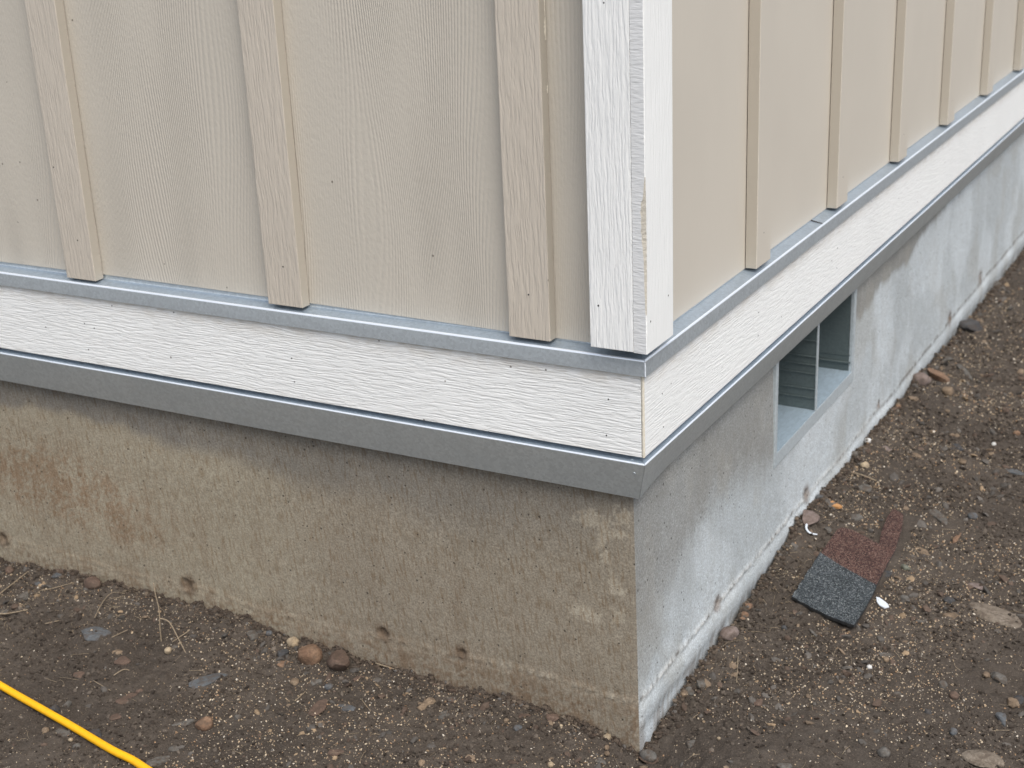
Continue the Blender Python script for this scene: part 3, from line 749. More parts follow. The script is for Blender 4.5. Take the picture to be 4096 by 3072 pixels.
# bent metal flashings: a profile (distance out, height) swept along one wall and mitred at the corner
def fold(pts, r=.0018, seg=6):
    out = [pts[0]]
    for i in range(1, len(pts) - 1):
        p = Vector(pts[i]); a = (Vector(pts[i - 1]) - p); b = (Vector(pts[i + 1]) - p)
        ra = min(r, a.length * .45, b.length * .45)
        pa = p + a.normalized() * ra; pb = p + b.normalized() * ra
        for k in range(seg + 1):
            t_ = k / seg
            out.append(tuple((pa * (1 - t_) ** 2) + (p * 2 * t_ * (1 - t_)) + (pb * t_ * t_)))
    out.append(pts[-1])
    return out
def flashing(name, prof, side, mat, thick=.0007, gap=.0003, wav=.0006, label=None):
    pr = fold(prof)
    inner = []
    for i, p in enumerate(pr):
        a = Vector(pr[max(0, i - 1)]); b = Vector(pr[min(len(pr) - 1, i + 1)])
        d_ = (b - a).normalized(); n_ = Vector((d_.y, -d_.x))
        inner.append((p[0] + n_.x * -thick * -1, p[1] + n_.y * thick))
    # inner ring lies on the wall side
    full = list(pr) + [(p[0] - (q[0] - p[0]), p[1] - (q[1] - p[1])) for p, q in zip(reversed(pr), reversed(inner))]
    L_ = 3.55 if side == 'L' else 4.55
    st = [0] + [(.03 + i * .06) for i in range(int(L_ / .06))] + [L_]
    vs = []; m_ = len(full)
    for s_ in st:
        w_ = wav * (float(fbm(np.array(s_ * 3.1 + (0 if side == 'L' else 40)), np.array(.5), 2)) - .5) * 2 * min(1, s_ / .2)
        for (d_, z_) in full:
            dd = d_ + (w_ if d_ > .01 else 0)
            if side == 'L':
                vs.append(((d_ - gap) if s_ == 0 else -s_, -dd, z_ + w_ * .5))
            else:
                vs.append((dd, (-d_ + gap) if s_ == 0 else s_, z_ + w_ * .5 + (.0092 * max(0, min(1, (-.157 - z_) / .055)) * min(1, s_ / .06) if name == 'lower_flashing' else 0)))
    fs = []
    for i in range(len(st) - 1):
        for k in range(m_):
            k2 = (k + 1) % m_
            q = (i * m_ + k, i * m_ + k2, (i + 1) * m_ + k2, (i + 1) * m_ + k)
            fs.append(q if side == 'R' else q[::-1])
    fs.append(tuple(range(m_)) if side == 'L' else tuple(reversed(range(m_))))
    me = mesh(name, vs, fs, True)
    bm = bmesh.new(); bm.from_mesh(me); bmesh.ops.recalc_face_normals(bm, faces=list(bm.faces)); bm.to_mesh(me); bm.free()
    o = link(name, me, house, mat)
    me.polygons.foreach_set('use_smooth', [True] * len(me.polygons))
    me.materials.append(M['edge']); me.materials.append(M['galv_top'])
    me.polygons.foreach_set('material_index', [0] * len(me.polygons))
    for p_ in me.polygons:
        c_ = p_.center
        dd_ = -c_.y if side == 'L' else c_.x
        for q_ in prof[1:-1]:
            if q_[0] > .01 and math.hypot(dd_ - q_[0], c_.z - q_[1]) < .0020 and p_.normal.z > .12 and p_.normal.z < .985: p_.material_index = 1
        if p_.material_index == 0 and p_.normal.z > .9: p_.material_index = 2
    try:
        me.set_sharp_from_angle(angle=math.radians(50))
    except Exception:
        pass
    if label: o['label'] = label
    return o
UP = [(-.0025, .006), (-.0022, -.0034), (.0214, -.0079), (.0222, -.0296)]
LO = [(.0006, -.1500), (.0190, -.1550), (.0022, -.2138)]
LO = [(-.004, -.1497), (.0190, -.1550), (.0022, -.2138)]
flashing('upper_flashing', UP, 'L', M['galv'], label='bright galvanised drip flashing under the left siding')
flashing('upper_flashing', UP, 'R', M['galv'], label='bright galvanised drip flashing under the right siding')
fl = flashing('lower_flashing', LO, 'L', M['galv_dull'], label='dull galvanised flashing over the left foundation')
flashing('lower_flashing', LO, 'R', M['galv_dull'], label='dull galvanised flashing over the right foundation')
disc('rivet', (.0015, -.0146, -.1712), (0, -.96, -.27), .0024, .0016, fl, M['galv'])
disc('rivet', (-.0027, -.0120, -.1534), (0, 0, 1), .0024, .0014, fl, M['galv'])
# white sealant on the folded corner of the upper flashing
tube('sealant_bead', [(.0219, -.0219, -.0105), (.0224, -.0224, -.017), (.0222, -.0223, -.023), (.0226, -.0226, -.0295)], .0011, house, M['strip'], 6, None, 4)

# ------------------------------------------------------------------ FOUNDATION
def dface(z):   # how far the concrete face stands out from the siding plane
    return -.0132 + .0080 * np.clip((-.215 - z) / .4, 0, 1.2)
KL = [(-.301, -.533, .009), (-.445, -.534, .010), (-.842, -.538, .012), (-1.286, -.541, .012), (-.824, -.441, .004), (-.100, -.375, .003), (-.108, -.395, .003), (-.042, -.535, .003), (-.314, -.455, .0032), (-.278, -.469, .0030), (-.353, -.427, .0030), (-.221, -.449, .0028), (-.325, -.367, .0022)]
KR = [(.313, -.536, .010), (.762, -.533, .012), (1.89, -.53, .014), (2.236, -.519, .014), (1.25, -.53, .008)]
def conc(side):
    L_ = 3.6 if side == 'L' else 4.6
    fine = 1.5 if side == 'L' else 3.1
    step = .0035 if side == 'L' else .0045
    s = [0.0]; cur = 0.0
    while cur < L_:
        cur += step if cur < fine else .06
        s.append(min(cur, L_))
    s = np.array(s)
    if side == 'R':
        for e in (.584, 1.047):
            s[np.argmin(np.abs(s - e))] = e
    z = np.arange(-.70, -.186, .0035)
    if side == 'R':
        z[np.argmin(np.abs(z + .406))] = -.406
    Sg, Zg = np.meshgrid(s, z, indexing='ij')
    o_ = 0 if side == 'L' else 300
    base = dface(Zg)
    cornerf = np.minimum(1, Sg / .012)
    rz = -.540 + .008 * (fbm(Sg * 6 + o_, Sg * 0 + 4, 3) - .5) * 2
    if side == 'L':
        rz = rz + .006 * sstep(.6, .0, Sg) - .004
    d = 0.0022 * (fbm(Sg * 9 + o_, Zg * 9, 3) - .5)
    crust = fbm(Sg * 240 + o_, Zg * 240 + 7, 2)
    ramp = np.exp(-((Zg - rz) / .0045) ** 2)
    if side == 'R':
        near = sstep(1.2, .7, Sg)
        d += ramp * (.0012 + .0055 * near * (crust - .40) + .0030 * near * (fbm(Sg * 90 + 5, Zg * 90, 2) - .5)) + .005 * sstep(.0, .022, rz - Zg) * (.4 + .8 * fbm(Sg * 11, Sg * 0 + 2, 2))
        d += -.0045 * sstep(.03, .06, rz - Zg)
    else:
        d += ramp * (.0008 + .0045 * (crust - .45) * (.25 + .75 * sstep(.55, .2, Sg))) + ramp * .0016 * (crust - .3) + .0016 * sstep(0, .012, rz - Zg)
    for (a, b, r_) in (KL if side == 'L' else KR):
        aa = abs(a)
        q = np.hypot((Sg - aa) , (Zg - b) * 1.15) / r_
        q = q * (0.35 + 1.3 * fbm(Sg * 130, Zg * 130, 2))
        if r_ > .005:
            d += -.0060 * np.exp(-(q * 1.3) ** 4) + .0025 * np.exp(-((q - 1.05) / .3) ** 2) * crust
        else:
            d += -.0012 * np.exp(-((q - .95) / .30) ** 2)
    # chips and crumbs near the soil line
    d += .0012 * (crust - .5) * sstep(-.52, -.57, Zg)
    out = base + d * cornerf
    if side == 'L':
        P = np.stack([np.where(Sg == 0, base, -Sg + base * (Sg == 0)), -out, Zg], -1)
        P[..., 0] = -Sg + base * np.maximum(0, 1 - Sg / .02)
    else:
        P = np.stack([out, np.where(Sg == 0, -base, Sg), Zg], -1)
        P[..., 1] = Sg - base * np.maximum(0, 1 - Sg / .02)
    # ---------------- stains
    n1 = fbm(Sg * 5 + o_, Zg * 5 + 3, 4); n2 = fbm(Sg * 14 + o_, Zg * 9 + 30, 4); n3 = fbm(Sg * 95 + o_, Zg * 5.5 + 60, 3) * .75 + .25 * fbm(Sg * 60 + 9, Zg * 60 + 4, 3)
    nb = fbm(Sg * 40 + 11, Zg * 40 + 77, 4)
    def C(*c): return np.array(c)[None, None, :]
    if side == 'L':
        xx = -Sg
        grey = C(.225, .208, .180); tan = C(.355, .314, .238); taupe = C(.308, .268, .208); rust = C(.24, .145, .08); pale = C(.42, .37, .28)
        wt = sstep(-.45, -.75, xx)[..., None]
        col = taupe * (1 - wt) + tan * wt
        edge = np.interp(xx, [-1.3, -1.12, -1.0, -.88, -.76, -.67, -.59, -.45, -.29, -.1, 0], [-.272, -.262, -.262, -.275, -.28, -.292, -.30, -.30, -.325, -.30, -.25])
        soft = np.interp(xx, [-1.3, -.9, -.6, -.3, 0], [.014, .03, .06, .10, .12])
        dm = sstep(0, 1, (Zg - edge + .018 * (n2 - .5) * 2 + soft * .5) / soft)
        dm = dm * np.interp(xx, [-.9, -.4, 0], [.95, .8, .5]) * (.75 + .5 * nb)
        col = col * (1 - dm[..., None]) + grey * dm[..., None]
        # lime line along the edge of the damp band
        ln_ = np.exp(-((Zg - edge + .018 * (n2 - .5) * 2 + soft * .9) / (soft * .7)) ** 2) * .22 * sstep(-.55, -.8, xx)
        col = col * (1 - ln_[..., None]) + pale * ln_[..., None]
        rm = np.exp(-(((xx + 1.18) / .20) ** 2 + ((Zg + .40) / .065) ** 2)) * 1.1 + .55 * np.exp(-(((xx + .98) / .12) ** 2 + ((Zg + .45) / .05) ** 2))
        rm = np.clip(rm * (.35 + .65 * sstep(.3, .66, n3)) * sstep(.34, .62, .6 * crust + .4 * nb) * 1.1, 0, .6)
        col = col * (1 - rm[..., None]) + rust * rm[..., None]
        low = sstep(-.50, -.575, Zg) * (.4 + .6 * sstep(.34, .6, n3)) * sstep(.36, .6, .6 * crust + .4 * nb) * .75
        col = col * (1 - low[..., None]) + C(.20, .135, .085) * low[..., None]
        mid = np.exp(-((Zg + .45) / .07) ** 2) * sstep(.48, .68, n3) * .22
        col = col * (1 - mid[..., None]) + C(.20, .14, .09) * mid[..., None]
        pm = 0
        for (a, b, ra, rb) in [(-.073, -.266, .016, .010), (-.029, -.255, .010, .010), (-.061, -.290, .007, .020), (-.057, -.322, .006, .014), (-.043, -.366, .012, .012), (-.040, -.411, .014, .014), (-.089, -.415, .016, .006), (-.03, -.28, .014, .005)]:
            pm = np.maximum(pm, sstep(1.05, .88, np.hypot((xx - a) / ra / 1.2, (Zg - b) / rb / 1.2) + 3.2 * (nb - .5) + 1.6 * (crust - .5)))
        pm = pm * .6
        col = col * (1 - pm[..., None]) + C(.47, .42, .33) * pm[..., None]
        rl = ramp * (.15 + .85 * sstep(.5, .15, Sg)) * sstep(.48, .62, crust) * .55 * sstep(.35, .5, fbm(Sg * 16, Sg * 0 + 8, 2))
        col = col * (1 - rl[..., None]) + C(.46, .42, .34) * rl[..., None]
    else:
        grey = C(.265, .262, .245); pale = C(.455, .490, .505); warm = C(.37, .36, .325); 
        edge = np.interp(Sg, [0, .14, .32, .55, .6, 1.04, 1.1, 1.25, 1.45, 1.7, 2.1, 2.8, 4], [-.47, -.44, -.34, -.40, -.42, -.27, -.29, -.262, -.27, -.23, -.215, -.2, -.19])
        soft = np.interp(Sg, [0, .5, 1.0, 1.1, 2], [.16, .10, .05, .02, .03])
        dm = sstep(0, 1, (Zg - edge + .012 * (n3 - .5) * 2 + .03 * (n2 - .5) + soft * .5) / soft) * np.interp(Sg, [0, 1.0, 1.1], [.85, .9, .95])
        col = pale * np.ones_like(Zg)[..., None]
        col = col * (1 - dm[..., None]) + grey * dm[..., None]
        wm = sstep(.52, .68, n2) * .3
        col = col * (1 - wm[..., None]) + warm * wm[..., None]
        cl = sstep(.45, .62, fbm(Sg * 7 + 33, Zg * 6 + 13, 4)) * (1 - dm) * .7
        col = col * (1 - cl[..., None]) + C(.56, .605, .63) * cl[..., None]
        st = sstep(.55, .75, n3) * .10
        col = col * (1 - st[..., None]) + C(.25, .24, .22) * st[..., None]
        rl = ramp * (.9 * sstep(.45, .6, crust)) * sstep(1.6, .9, Sg)
        col = col * (1 - rl[..., None]) + C(.53, .535, .52) * rl[..., None]
        dk = ramp * sstep(.42, .30, crust) * .8 + ramp * sstep(1.1, 1.5, Sg) * .7 * sstep(.4, .55, n3)
        dk = np.clip(dk, 0, .8)
        col = col * (1 - dk[..., None]) + C(.12, .10, .08) * dk[..., None]
        foot = sstep(-.560, -.590, Zg) * sstep(.42, .6, n3) * .5
        col = col * (1 - foot[..., None]) + C(.17, .13, .095) * foot[..., None]
    for (a, b, r_) in (KL if side == 'L' else KR):
        q = np.hypot(Sg - abs(a), Zg - b) / r_ + .9 * (crust - .5)
        k_ = (np.exp(-(q / 1.5) ** 4) * .75)[..., None] if r_ > .005 else (np.exp(-((q - .95) / .35) ** 2) * .5)[..., None]
        col = col * (1 - k_) + C(.13, .085, .055) * k_
    col = col * (0.90 + .2 * n1[..., None]) * (.93 if side == 'L' else 1.0)
    idx = np.arange(Sg.size).reshape(Sg.shape)
    F = np.stack([idx[:-1, :-1], idx[1:, :-1], idx[1:, 1:], idx[:-1, 1:]], -1).reshape(-1, 4)
    if side == 'L': F = F[:, ::-1]
    if side == 'R':
        ms = ((Sg[:-1, :-1] + Sg[1:, 1:]) / 2).ravel(); mz = ((Zg[:-1, :-1] + Zg[1:, 1:]) / 2).ravel()
        F = F[~((ms > .584) & (ms < 1.047) & (mz > -.406))]
    return P.reshape(-1, 3), F, np.clip(col, 0, 1).reshape(-1, 3)
VL, FL, CL = conc('L'); VR, FR, CR = conc('R')
# top ledge and rear closing faces
ex = np.array([(LX, -.0 + .0132, -.19), (-.0132, .0132, -.19), (-.0132, RY, -.19), (LX, RY, -.19), (LX, .0132, -.70), (LX, RY, -.70), (-.0132, RY, -.70), (-.2, .2, -.19)])
V = np.vstack([VL, VR, ex]); b_ = len(VL) + len(VR)
F = np.vstack([FL, FR + len(VL), np.array([[0, 4, 5, 3], [3, 5, 6, 2]]) + b_])
C_ = np.vstack([CL, CR, np.tile([.35, .34, .30], (len(ex), 1))])
fo = link('foundation', npmesh('foundation', V, F, True, C_), house, M['concrete'])
fo['label'] = 'cast concrete foundation wall, brown stained on the left face and pale grey on the right'

# crawl-space vent let into the right foundation face
vent = bpy.data.objects.new('foundation_vent', None)
COL.objects.link(vent); vent.parent = house
vent.matrix_parent_inverse = Matrix.Translation((0, 0, .63))
vent['_w'] = (0.0, 0.0, 0.0)
vent['label'] = 'two-bay metal crawl-space vent in the right foundation wall'
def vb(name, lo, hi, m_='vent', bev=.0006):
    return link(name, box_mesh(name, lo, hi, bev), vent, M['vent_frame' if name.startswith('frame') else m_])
xf = -.0072
vb('frame_side', (-.0145, .5815, -.404), (xf, .5945, -.19), bev=.001)
vb('frame_side', (-.0145, 1.0375, -.404), (xf + .0004, 1.0500, -.19), bev=.001)
vb('jamb', (-.165, .5815, -.404), (-.0148, .5940, -.19))
vb('jamb', (-.165, 1.0380, -.404), (-.0148, 1.0500, -.19))
bf = vb('frame_sill', (-.165, .5825, -.409), (xf - .0004, 1.0490, -.3845), bev=.001)
fl_ = mesh('vent_floor', [(-.0080, .5946, -.3838), (-.0080, 1.0374, -.3838), (-.085, 1.0374, -.3828), (-.085, .5946, -.3828), (-.0080, .5946, -.3846), (-.0080, 1.0374, -.3846), (-.085, 1.0374, -.3836), (-.085, .5946, -.3836)],
           [(0, 1, 2, 3), (7, 6, 5, 4), (0, 4, 5, 1), (1, 5, 6, 2), (2, 6, 7, 3), (3, 7, 4, 0)])
link('vent_floor', fl_, vent, M['vent_floor'])
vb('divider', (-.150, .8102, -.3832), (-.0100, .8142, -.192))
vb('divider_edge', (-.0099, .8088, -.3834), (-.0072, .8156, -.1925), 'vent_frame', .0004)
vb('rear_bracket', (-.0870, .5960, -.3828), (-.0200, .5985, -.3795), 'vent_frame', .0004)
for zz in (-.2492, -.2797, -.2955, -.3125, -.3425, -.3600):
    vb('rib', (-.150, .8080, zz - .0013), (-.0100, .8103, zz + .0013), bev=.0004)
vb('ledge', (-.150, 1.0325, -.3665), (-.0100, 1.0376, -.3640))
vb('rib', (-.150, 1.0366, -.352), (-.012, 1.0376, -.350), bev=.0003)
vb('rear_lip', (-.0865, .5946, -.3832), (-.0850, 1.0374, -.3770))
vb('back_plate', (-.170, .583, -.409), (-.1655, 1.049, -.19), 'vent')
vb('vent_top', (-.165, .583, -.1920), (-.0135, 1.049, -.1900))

# black sliver lying on the right upper flashing
tag(tube('dark_sliver', [(.0000, .7235, -.0022), (.010, .7225, -.0040), (.0205, .7230, -.0060)], .0011, None, M['nail'], 6, .4, 4),
    'small black sliver lying on the bright flashing below the nearest right-hand batten bay', 'debris')

# ------------------------------------------------------------------ STONES
def stone_mesh(L_, W_, hgt, shape, seed):
    r = random.Random(seed)
    bm = bmesh.new()
    bmesh.ops.create_icosphere(bm, subdivisions=3, radius=1)
    planes = []
    npl = {'r': 7, 'a': 11, 'f': 9}[shape]
    for i in range(npl):
        n_ = Vector((r.gauss(0, 1), r.gauss(0, 1), r.gauss(0, 1) * (.5 if shape == 'f' else .8))).normalized()
        planes.append((n_, r.uniform(*{'r': (.70, .93), 'a': (.45, .78), 'f': (.6, .9)}[shape])))
    if shape != 'r':
        planes.append((Vector((r.uniform(-.15, .15), r.uniform(-.15, .15), 1)).normalized(), .55))
    o1 = r.uniform(0, 50)
    from mathutils import noise as mn
    for v_ in bm.verts:
        p = v_.co.copy()
        for n_, d_ in planes:
            k_ = p.dot(n_) - d_
            if k_ > 0: p -= n_ * k_ * .95
        amp = .10 if shape == 'r' else .05
        p *= 1 + amp * mn.noise(p * 2.2 + Vector((o1, 0, 0))) + .035 * mn.noise(p * 7 + Vector((o1, 3, 0)))
        v_.co = p
    mx = [max(abs(v_.co[i]) for v_ in bm.verts) for i in range(3)]
    for v_ in bm.verts:
        v_.co = Vector((v_.co.x / mx[0] * L_ / 2, v_.co.y / mx[1] * W_ / 2, v_.co.z / mx[2] * hgt / 2))
    bm.normal_update()
    for f in bm.faces: f.smooth = True
    if shape != 'r':
        for e in bm.edges:
            if len(e.link_faces) == 2 and e.calc_face_angle() > .5: e.smooth = False
    me = bpy.data.meshes.new('stone'); bm.to_mesh(me); bm.free()
    return me
CATN = {'white': 'stone'}
for i, (x_, y_, L_, W_, rz, colr, sh, lab) in enumerate(STONES):
    L_ = max(L_, .006); W_ = max(W_, .005)
    small = min(L_, W_)
    hg = {'r': .85, 'a': .75, 'f': .38}[sh] * small
    hg = min(hg, .040)
    sink = {'r': .22, 'a': .15, 'f': .04}[sh]
    if 'buried' in lab or 'low in the soil' in lab or 'slab' in lab: sink = -.12
    if colr == 'slab': sink = .14; hg = .014
    me = stone_mesh(L_, W_, hg, sh, 100 + i)
    o = link('stone', me, None, SM[colr])
    if x_ < 0 and y_ > -W_ * .3 - .004: y_ = -W_ * .3 - .004
    o.location = (x_, y_, float(H1(x_, y_)) + hg * sink)
    o.rotation_euler = (random.uniform(-.12, .12), random.uniform(-.12, .12), rz)
    tag(o, lab, 'stone', 'loose stones on the soil')

# ------------------------------------------------------------------ SCATTERED GRAINS (uncountable)
def unit_ico(sub):
    bm = bmesh.new(); bmesh.ops.create_icosphere(bm, subdivisions=sub, radius=1)
    v_ = np.array([p.co[:] for p in bm.verts]); f_ = np.array([[q.index for q in p.verts] for p in bm.faces]); bm.free()
    return v_, f_
def sample(n, far=3.2):
    out = []
    while len(out) < n:
        m_ = n * 3
        x_ = RNG.uniform(-1.5, .85, m_); y_ = RNG.uniform(-.72, far, m_)
        ok = ~((x_ < -.004) & (y_ > -.004)) & (y_ < 1.0 + 4 * (1 - np.clip(x_, 0, .85)) - .0)
        ok &= ~((x_ > .25) & (y_ < -.35))
        sx_ = x_ - .069; ok &= ~((sx_ > 0) & (x_ < .19) & (y_ > .46 - .45 * sx_) & (y_ < .735 - .15 * sx_)) & ~((x_ > .13) & (x_ < .185) & (y_ > .5) & (y_ < .855))
        ok &= RNG.random(m_) < np.clip(1.25 - .42 * np.maximum(0, y_), .15, 1)
        out += list(zip(x_[ok], y_[ok]))
    return np.array(out[:n])
def scatter(name, n, smin, smax, power, flat, cols, wts, sink, label, cat, sub=1, clump=None, far=3.2):
    V0, F0 = unit_ico(sub)
    P = sample(n * (3 if clump else 1), far)
    if clump is not None:
        d_ = fbm(P[:, 0] * clump + 31, P[:, 1] * clump + 12, 3)
        keep = RNG.random(len(P)) < sstep(.36, .62, d_) * .9 + .12
        P = P[keep][:n]
    n = len(P)
    sz = smin + (smax - smin) * RNG.random(n) ** power
    sz = sz * (1 + .25 * np.clip(P[:, 1], 0, 3))
    sc = np.stack([sz * RNG.uniform(.7, 1.4, n), sz * RNG.uniform(.6, 1.1, n), sz * RNG.uniform(*flat, n)], 1) / 2
    an = RNG.uniform(0, 6.283, n); tl = RNG.normal(0, .35, (n, 2))
    jit = 1 + RNG.uniform(-.28, .28, (n, len(V0), 1))
    Q = V0[None] * jit * sc[:, None]
    Q[..., 2] += Q[..., 0] * tl[:, :1] + Q[..., 1] * tl[:, 1:]
    ca, sa = np.cos(an)[:, None], np.sin(an)[:, None]
    X_ = Q[..., 0] * ca - Q[..., 1] * sa + P[:, :1]; Y_ = Q[..., 0] * sa + Q[..., 1] * ca + P[:, 1:]
    zc = H(P[:, 0], P[:, 1]) + sc[:, 2] * sink
    Z_ = Q[..., 2] + zc[:, None]
    V = np.stack([X_, Y_, Z_], -1).reshape(-1, 3)
    F = (F0[None] + (np.arange(n) * len(V0))[:, None, None]).reshape(-1, 3)
    ci = RNG.choice(len(cols), n, p=np.array(wts) / sum(wts))
    c_ = np.array(cols)[ci] * RNG.uniform(.75, 1.2, (n, 1))
    C_ = np.repeat(c_, len(V0), 0)
    o = link(name, npmesh(name, V, F, sub > 1, C_), None, M['grain'])
    return tag(o, label, cat, None, 'stuff')
scatter('soil_clods', 70000, .0014, .0075, 3.2, (.6, 1.0), [(.066, .053, .042), (.095, .078, .062), (.042, .033, .026), (.13, .108, .087)], [4, 3, 2, 1], .25,
        'fine dark brown crumbs of soil covering the ground', 'soil', 1, 9)
scatter('pale_grit', 42000, .0011, .0034, 2.4, (.6, 1.0), [(.42, .32, .21), (.52, .43, .31), (.34, .22, .13), (.58, .52, .43), (.28, .23, .17)], [4, 3, 2, 1.2, 2], .5,
        'pale cream grit speckled over the dark soil', 'grit', 1, 4)
scatter('gravel', 2600, .005, .017, 2.6, (.35, .7), [(.115, .104, .092), (.10, .072, .055), (.20, .15, .105), (.30, .22, .14), (.088, .080, .071)], [4, 4, 2, 1, 2.5], .15,
        'small mixed gravel pressed into the soil', 'gravel', 1, 5)
# fine dry straw and rootlets
vs = []; fs = []
P = sample(420, 2.2)
extra = [(RNG.normal(.04, .03), RNG.normal(.55, .12)) for _ in range(70)] + [(RNG.normal(-1.17, .05), RNG.normal(-.13, .035)) for _ in range(45)] + [(RNG.normal(-.96, .05), RNG.normal(-.06, .03)) for _ in range(25)]
for (x_, y_) in list(P) + extra:
    if x_ < 0 and y_ > -.003: continue
    L_ = RNG.uniform(.008, .034); an = RNG.uniform(0, 6.28); r_ = RNG.uniform(.00022, .00050); bend = RNG.normal(0, .5)
    pts = []
    for k in range(5):
        t_ = k / 4
        px = x_ + math.cos(an + bend * t_) * L_ * t_; py = y_ + math.sin(an + bend * t_) * L_ * t_
        pts.append((px, py, float(H1(px, py)) + .0014 + .003 * math.sin(3.1 * t_) * RNG.random()))
    b0 = len(vs)
    for k, p in enumerate(pts):
        for q in range(3):
            a_ = q * 2.094
            vs.append((p[0] + r_ * math.cos(a_) * -math.sin(an), p[1] + r_ * math.cos(a_) * math.cos(an), p[2] + r_ * math.sin(a_)))
    for k in range(4):
        for q in range(3):
            q2 = (q + 1) % 3
            fs.append((b0 + k * 3 + q, b0 + k * 3 + q2, b0 + (k + 1) * 3 + q2, b0 + (k + 1) * 3 + q))
tag(link('straw_bits', npmesh('straw_bits', vs, fs, True), None, M['straw']), 'tiny pale straw fibres and rootlets strewn over the soil', 'straw', None, 'stuff')

# loose soil banked against the foot of the foundation
V0_, F0_ = unit_ico(1)
nb_ = 9000
sd_ = RNG.uniform(-1.5, 3.0, nb_); off_ = np.abs(RNG.normal(0, .011, nb_))
bx = np.where(sd_ < 0, sd_, off_ - .006); by = np.where(sd_ < 0, -off_ + .006, sd_)
sz_ = (.0018 + .007 * RNG.random(nb_) ** 3)[:, None, None]
Q_ = V0_[None] * (1 + RNG.uniform(-.3, .3, (nb_, len(V0_), 1))) * sz_ * np.array([.55, .5, .42])
Q_ = Q_ + np.stack([bx, by, H(bx, by) + sz_[:, 0, 0] * .15], 1)[:, None, :]
cc_ = np.array([(.070, .053, .040), (.098, .076, .057), (.050, .038, .029), (.15, .12, .09), (.11, .10, .09)])[RNG.choice(5, nb_, p=[.35, .25, .25, .08, .07])]
tag(link('soil_crumbs', npmesh('soil_crumbs', Q_.reshape(-1, 3), (F0_[None] + (np.arange(nb_) * len(V0_))[:, None, None]).reshape(-1, 3), False, np.repeat(cc_, len(V0_), 0)), None, M['grain']),
    'crumbly brown soil banked along the foot of the foundation', 'soil', None, 'stuff')

# ------------------------------------------------------------------ DRY STEMS
def stem(pts, r, lab, lift=.0025, fixed=False, taper=.4):
    q = [(x_, y_, (z_ if fixed else float(H1(x_, y_)) + lift + .0012 * math.sin(i * 2.1))) for i, (x_, y_, z_) in enumerate(pts)]
    o = tube('dry_stem', q, r, None, M['straw'], 6, taper, 5)
    tag(o, lab, 'dry stem', 'dry stems on the soil')
stem([(-.8155, -.101, -.588), (-.8165, -.099, -.560), (-.8208, -.091, -.5307), (-.829, -.086, -.505), (-.8347, -.081, -.4891)], .0011, 'thin dry stem standing upright in front of the left foundation', fixed=True)
stem([(-.8190, -.0945, -.5440), (-.801, -.092, -.548), (-.775, -.103, -.566), (-.7385, -.1225, -.586)], .0011, 'dry stem bent down from the upright stem to the soil', fixed=True)
stem([(-.7887, -.0587, 0), (-.7935, -.0991, 0)], .0010, 'straight short dry stem right behind the bent stem')
stem([(-1.1907, -.122, 0), (-1.1869, -.1036, 0), (-1.1958, -.0618, 0), (-1.2004, -.0231, 0)], .0012, 'long curved dry stem running to the wall at the left picture edge', .006)
stem([(-1.20, -.161, 0), (-1.1344, -.1526, 0), (-1.1178, -.1322, 0), (-1.1, -.12, 0)], .0013, 'thick pale stem lowest in the straw at the left picture edge', .005)
stem([(-1.128, -.0607, 0), (-1.1132, -.0505, 0), (-1.0884, -.021, 0)], .0009, 'thin stem left of the reddish brown stone near the wall', .004)
stem([(-.8204, -.2079, 0), (-.8134, -.1901, 0), (-.7943, -.189, 0)], .0010, 'kinked pale stem between the tan brick-shaped stone and the slate shard')
stem([(-.8396, -.2337, 0), (-.7929, -.2441, 0)], .0008, 'short pale stem above the big dusty slab')
stem([(-.8981, -.1284, 0), (-.8881, -.101, 0)], .0008, 'short stem right of the half buried slate')
stem([(-.9706, -.0929, 0), (-.9841, -.0591, 0), (-.9916, -.0273, 0), (-.9674, -.0216, 0)], .0007, 'hooked thin stem above the half buried slate', .006)
stem([(-1.0446, -.1355, 0), (-1.028, -.1189, 0)], .0010, 'short straight stem left of the half buried slate')
stem([(-.4575, -.004, 0), (-.4151, -.0075, 0)], .0013, 'bright straw lying along the foot of the left foundation', .004)
stem([(-.5101, -.1457, 0), (-.5101, -.1174, 0)], .0009, 'short stem above the standing brown slab')
stem([(-.002, 1.0, 0), (.024, .9528, 0), (.0733, .9572, 0)], .0016, 'long pale twig lying downhill of the vent beside the right foundation', .005)
stem([(-.1204, -.006, 0), (-.0923, -.0138, 0)], .0008, 'thin stem at the foundation foot close to the corner')
stem([(-.4223, -.0956, 0), (-.39, -.1177, 0)], .0007, 'thin stem left of the slanting tan stone')
stem([(.0473, .2668, 0), (.072, .1942, 0)], .0008, 'thin curved stem on the soil below the pinkish stone')

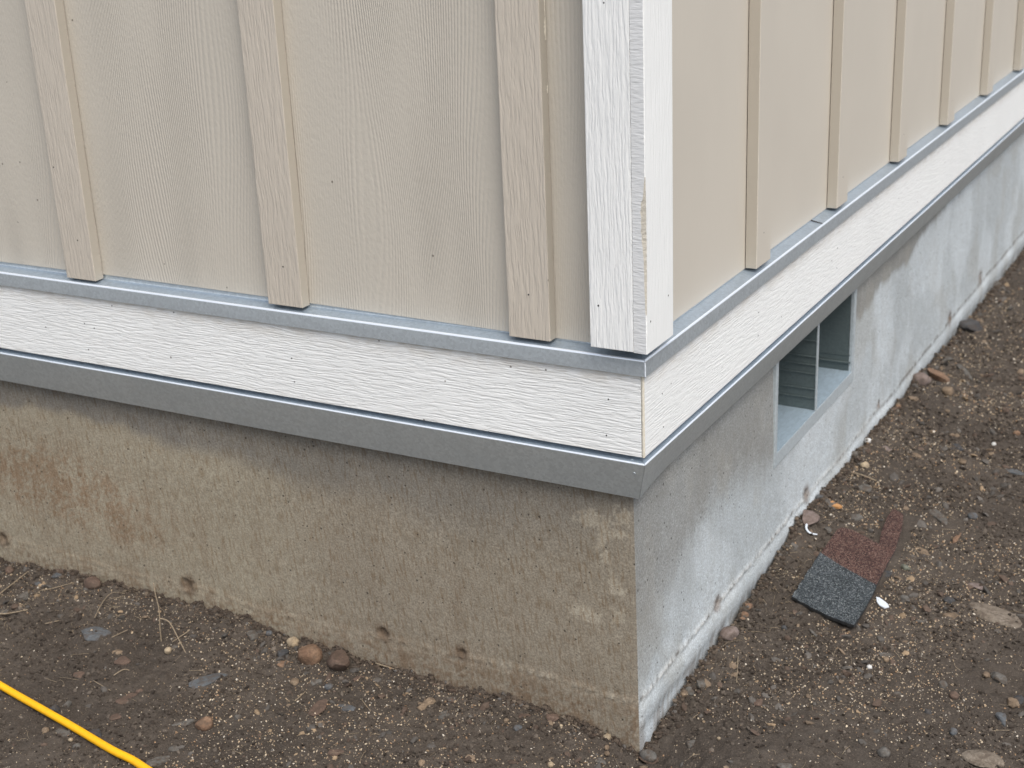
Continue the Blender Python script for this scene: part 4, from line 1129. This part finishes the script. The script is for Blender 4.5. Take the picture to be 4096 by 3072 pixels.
# ------------------------------------------------------------------ ROOF SHINGLE SCRAP
def slab_mesh(name, outline, zfun, th, rag=None):
    bm = bmesh.new()
    pts = []
    n_ = len(outline)
    for i in range(n_):
        a = outline[i]; b = outline[(i + 1) % n_]
        L_ = math.hypot(b[0] - a[0], b[1] - a[1]); k_ = max(1, int(L_ / .006))
        for j in range(k_):
            f_ = j / k_; am = .0011 if (rag and i in rag) else .0004
            o_ = (random.random() - .5) * 2 * am * (0 if j == 0 else 1)
            nx, ny = -(b[1] - a[1]) / L_, (b[0] - a[0]) / L_
            pts.append((a[0] + (b[0] - a[0]) * f_ + nx * o_, a[1] + (b[1] - a[1]) * f_ + ny * o_))
    top = [bm.verts.new((p[0], p[1], zfun(*p) + th)) for p in pts]
    bot = [bm.verts.new((p[0], p[1], zfun(*p))) for p in pts]
    f = bm.faces.new(top); g = bm.faces.new(list(reversed(bot)))
    for i in range(len(pts)):
        j = (i + 1) % len(pts)
        q = bm.faces.new((top[j], top[i], bot[i], bot[j])); q.material_index = 1
    g.material_index = 1
    bm.normal_update()
    if f.normal.z < 0:
        bmesh.ops.reverse_faces(bm, faces=list(bm.faces))
    bmesh.ops.triangulate(bm, faces=[f, g])
    me = bpy.data.meshes.new(name); bm.to_mesh(me); bm.free()
    return me
sh = bpy.data.objects.new('roof_shingle', None); COL.objects.link(sh)
sh.location = (.125, .62, -.59); sh['_w'] = (.125, .62, -.59)
tag(sh, 'torn roof shingle piece, half charcoal and half red-brown, with one long arm', 'shingle')
# the piece is stiff: one tilted plane resting on the soil
def shz(x_, y_):
    return float(H0(x_, y_)) + .0040
RED = [(.0687, .616), (.0709, .7088), (.0760, .7200), (.0931, .7242), (.1202, .7173), (.1481, .706), (.1395, .7544), (.1332, .8169), (.1326, .8534), (.1405, .8526), (.1557, .8436), (.1684, .7826), (.1791, .6996), (.1804, .642), (.1838, .5591)]
DRK = [(.0693, .4607), (.0683, .6175), (.1842, .5606), (.1868, .5437), (.191, .4058)]
me = slab_mesh('red_section', RED, lambda a, b: shz(a, b), .0032)
link('red_section', me, sh, [M['red_gran'], M['asph']])['label'] = 'red-brown granule half with the long arm'
me = slab_mesh('charcoal_section', DRK, lambda a, b: shz(a, b) + .0006 + .0060 * max(0, (a - .14) / .05) * max(0, (.48 - b) / .07), .0052, rag=(4, 0))
link('charcoal_section', me, sh, [M['dark_gran'], M['asph']])['label'] = 'charcoal granule half with a ragged lower edge'
me = slab_mesh('sealant_strip', [(.0690, .6000), (.0686, .6040), (.1850, .5475), (.1852, .5445)], lambda a, b: shz(a, b) + .0040, .0010)
link('sealant_strip', me, sh, [M['grain_strip'] if 'grain_strip' in M else M['dark_gran'], M['asph']])

# ------------------------------------------------------------------ YELLOW CORD
pc = [(-1.60, -.245), (-1.35, -.268), (-1.20, -.283), (-1.0667, -.2976), (-1.0108, -.3055), (-.9588, -.3143), (-.9081, -.3228), (-.8539, -.3327), (-.769, -.3486), (-.6739, -.3689), (-.6286, -.3751), (-.596, -.3814), (-.5293, -.3975), (-.40, -.44), (-.2, -.52), (.05, -.66), (.3, -.9)]
cord = tube('extension_cord', [(a, b, max(float(H0(a, b)) + .0082, float(H(a, b)) + .0072)) for i, (a, b) in enumerate(pc)], .0057, None, M['cord'], 16, None, 10)
tag(cord, 'yellow extension cord running across the soil at the bottom left', 'cord')

# ------------------------------------------------------------------ SMALL LITTER
def plate(name, outline, th, mat, lab, cat, lift=.002, tilt=(0, 0)):
    c0 = (sum(p[0] for p in outline) / len(outline), sum(p[1] for p in outline) / len(outline))
    z0 = float(H1(*c0)) + lift
    me = slab_mesh(name, outline, lambda a, b: z0 + (a - c0[0]) * tilt[0] + (b - c0[1]) * tilt[1], th)
    o = link(name, me, None, [mat, mat])
    return tag(o, lab, cat)
moon = [(.1919, .5331), (.1967, .519), (.2042, .5081), (.2142, .5024), (.2202, .5093), (.2154, .5174), (.2054, .5267), (.1971, .5327)]
plate('plastic_chip', moon, .0018, M['plastic'], 'white half-moon plastic chip beside the charcoal half of the shingle', 'plastic', .002, (.0, .0))
cpts = [(.0185, .7000), (.0205, .6850), (.0235, .6760), (.0290, .6720), (.0360, .6735), (.0440, .6760)]
o = tube('plastic_curl', [(a, b, float(H1(a, b)) + .0045 + .002 * math.sin(i)) for i, (a, b) in enumerate(cpts)], .0026, None, M['plastic'], 8, .5, 5)
tag(o, 'curled white plastic shaving between the right wall and the shingle', 'plastic')
plate('plastic_sliver', [(.1230, .3880), (.1270, .3870), (.1420, .3730), (.1400, .3690), (.1310, .3770)], .0016, SM['grey'], 'pale grey sliver on the soil below the shingle', 'debris', .002)
plate('wood_chip', [(.0240, .8000), (.0330, .8030), (.0450, .7950), (.0560, .7880), (.0500, .7840), (.0370, .7860)], .0040, M['wood'], 'orange wood chip on the soil above the shingle', 'wood chip', .003, (.1, .15))
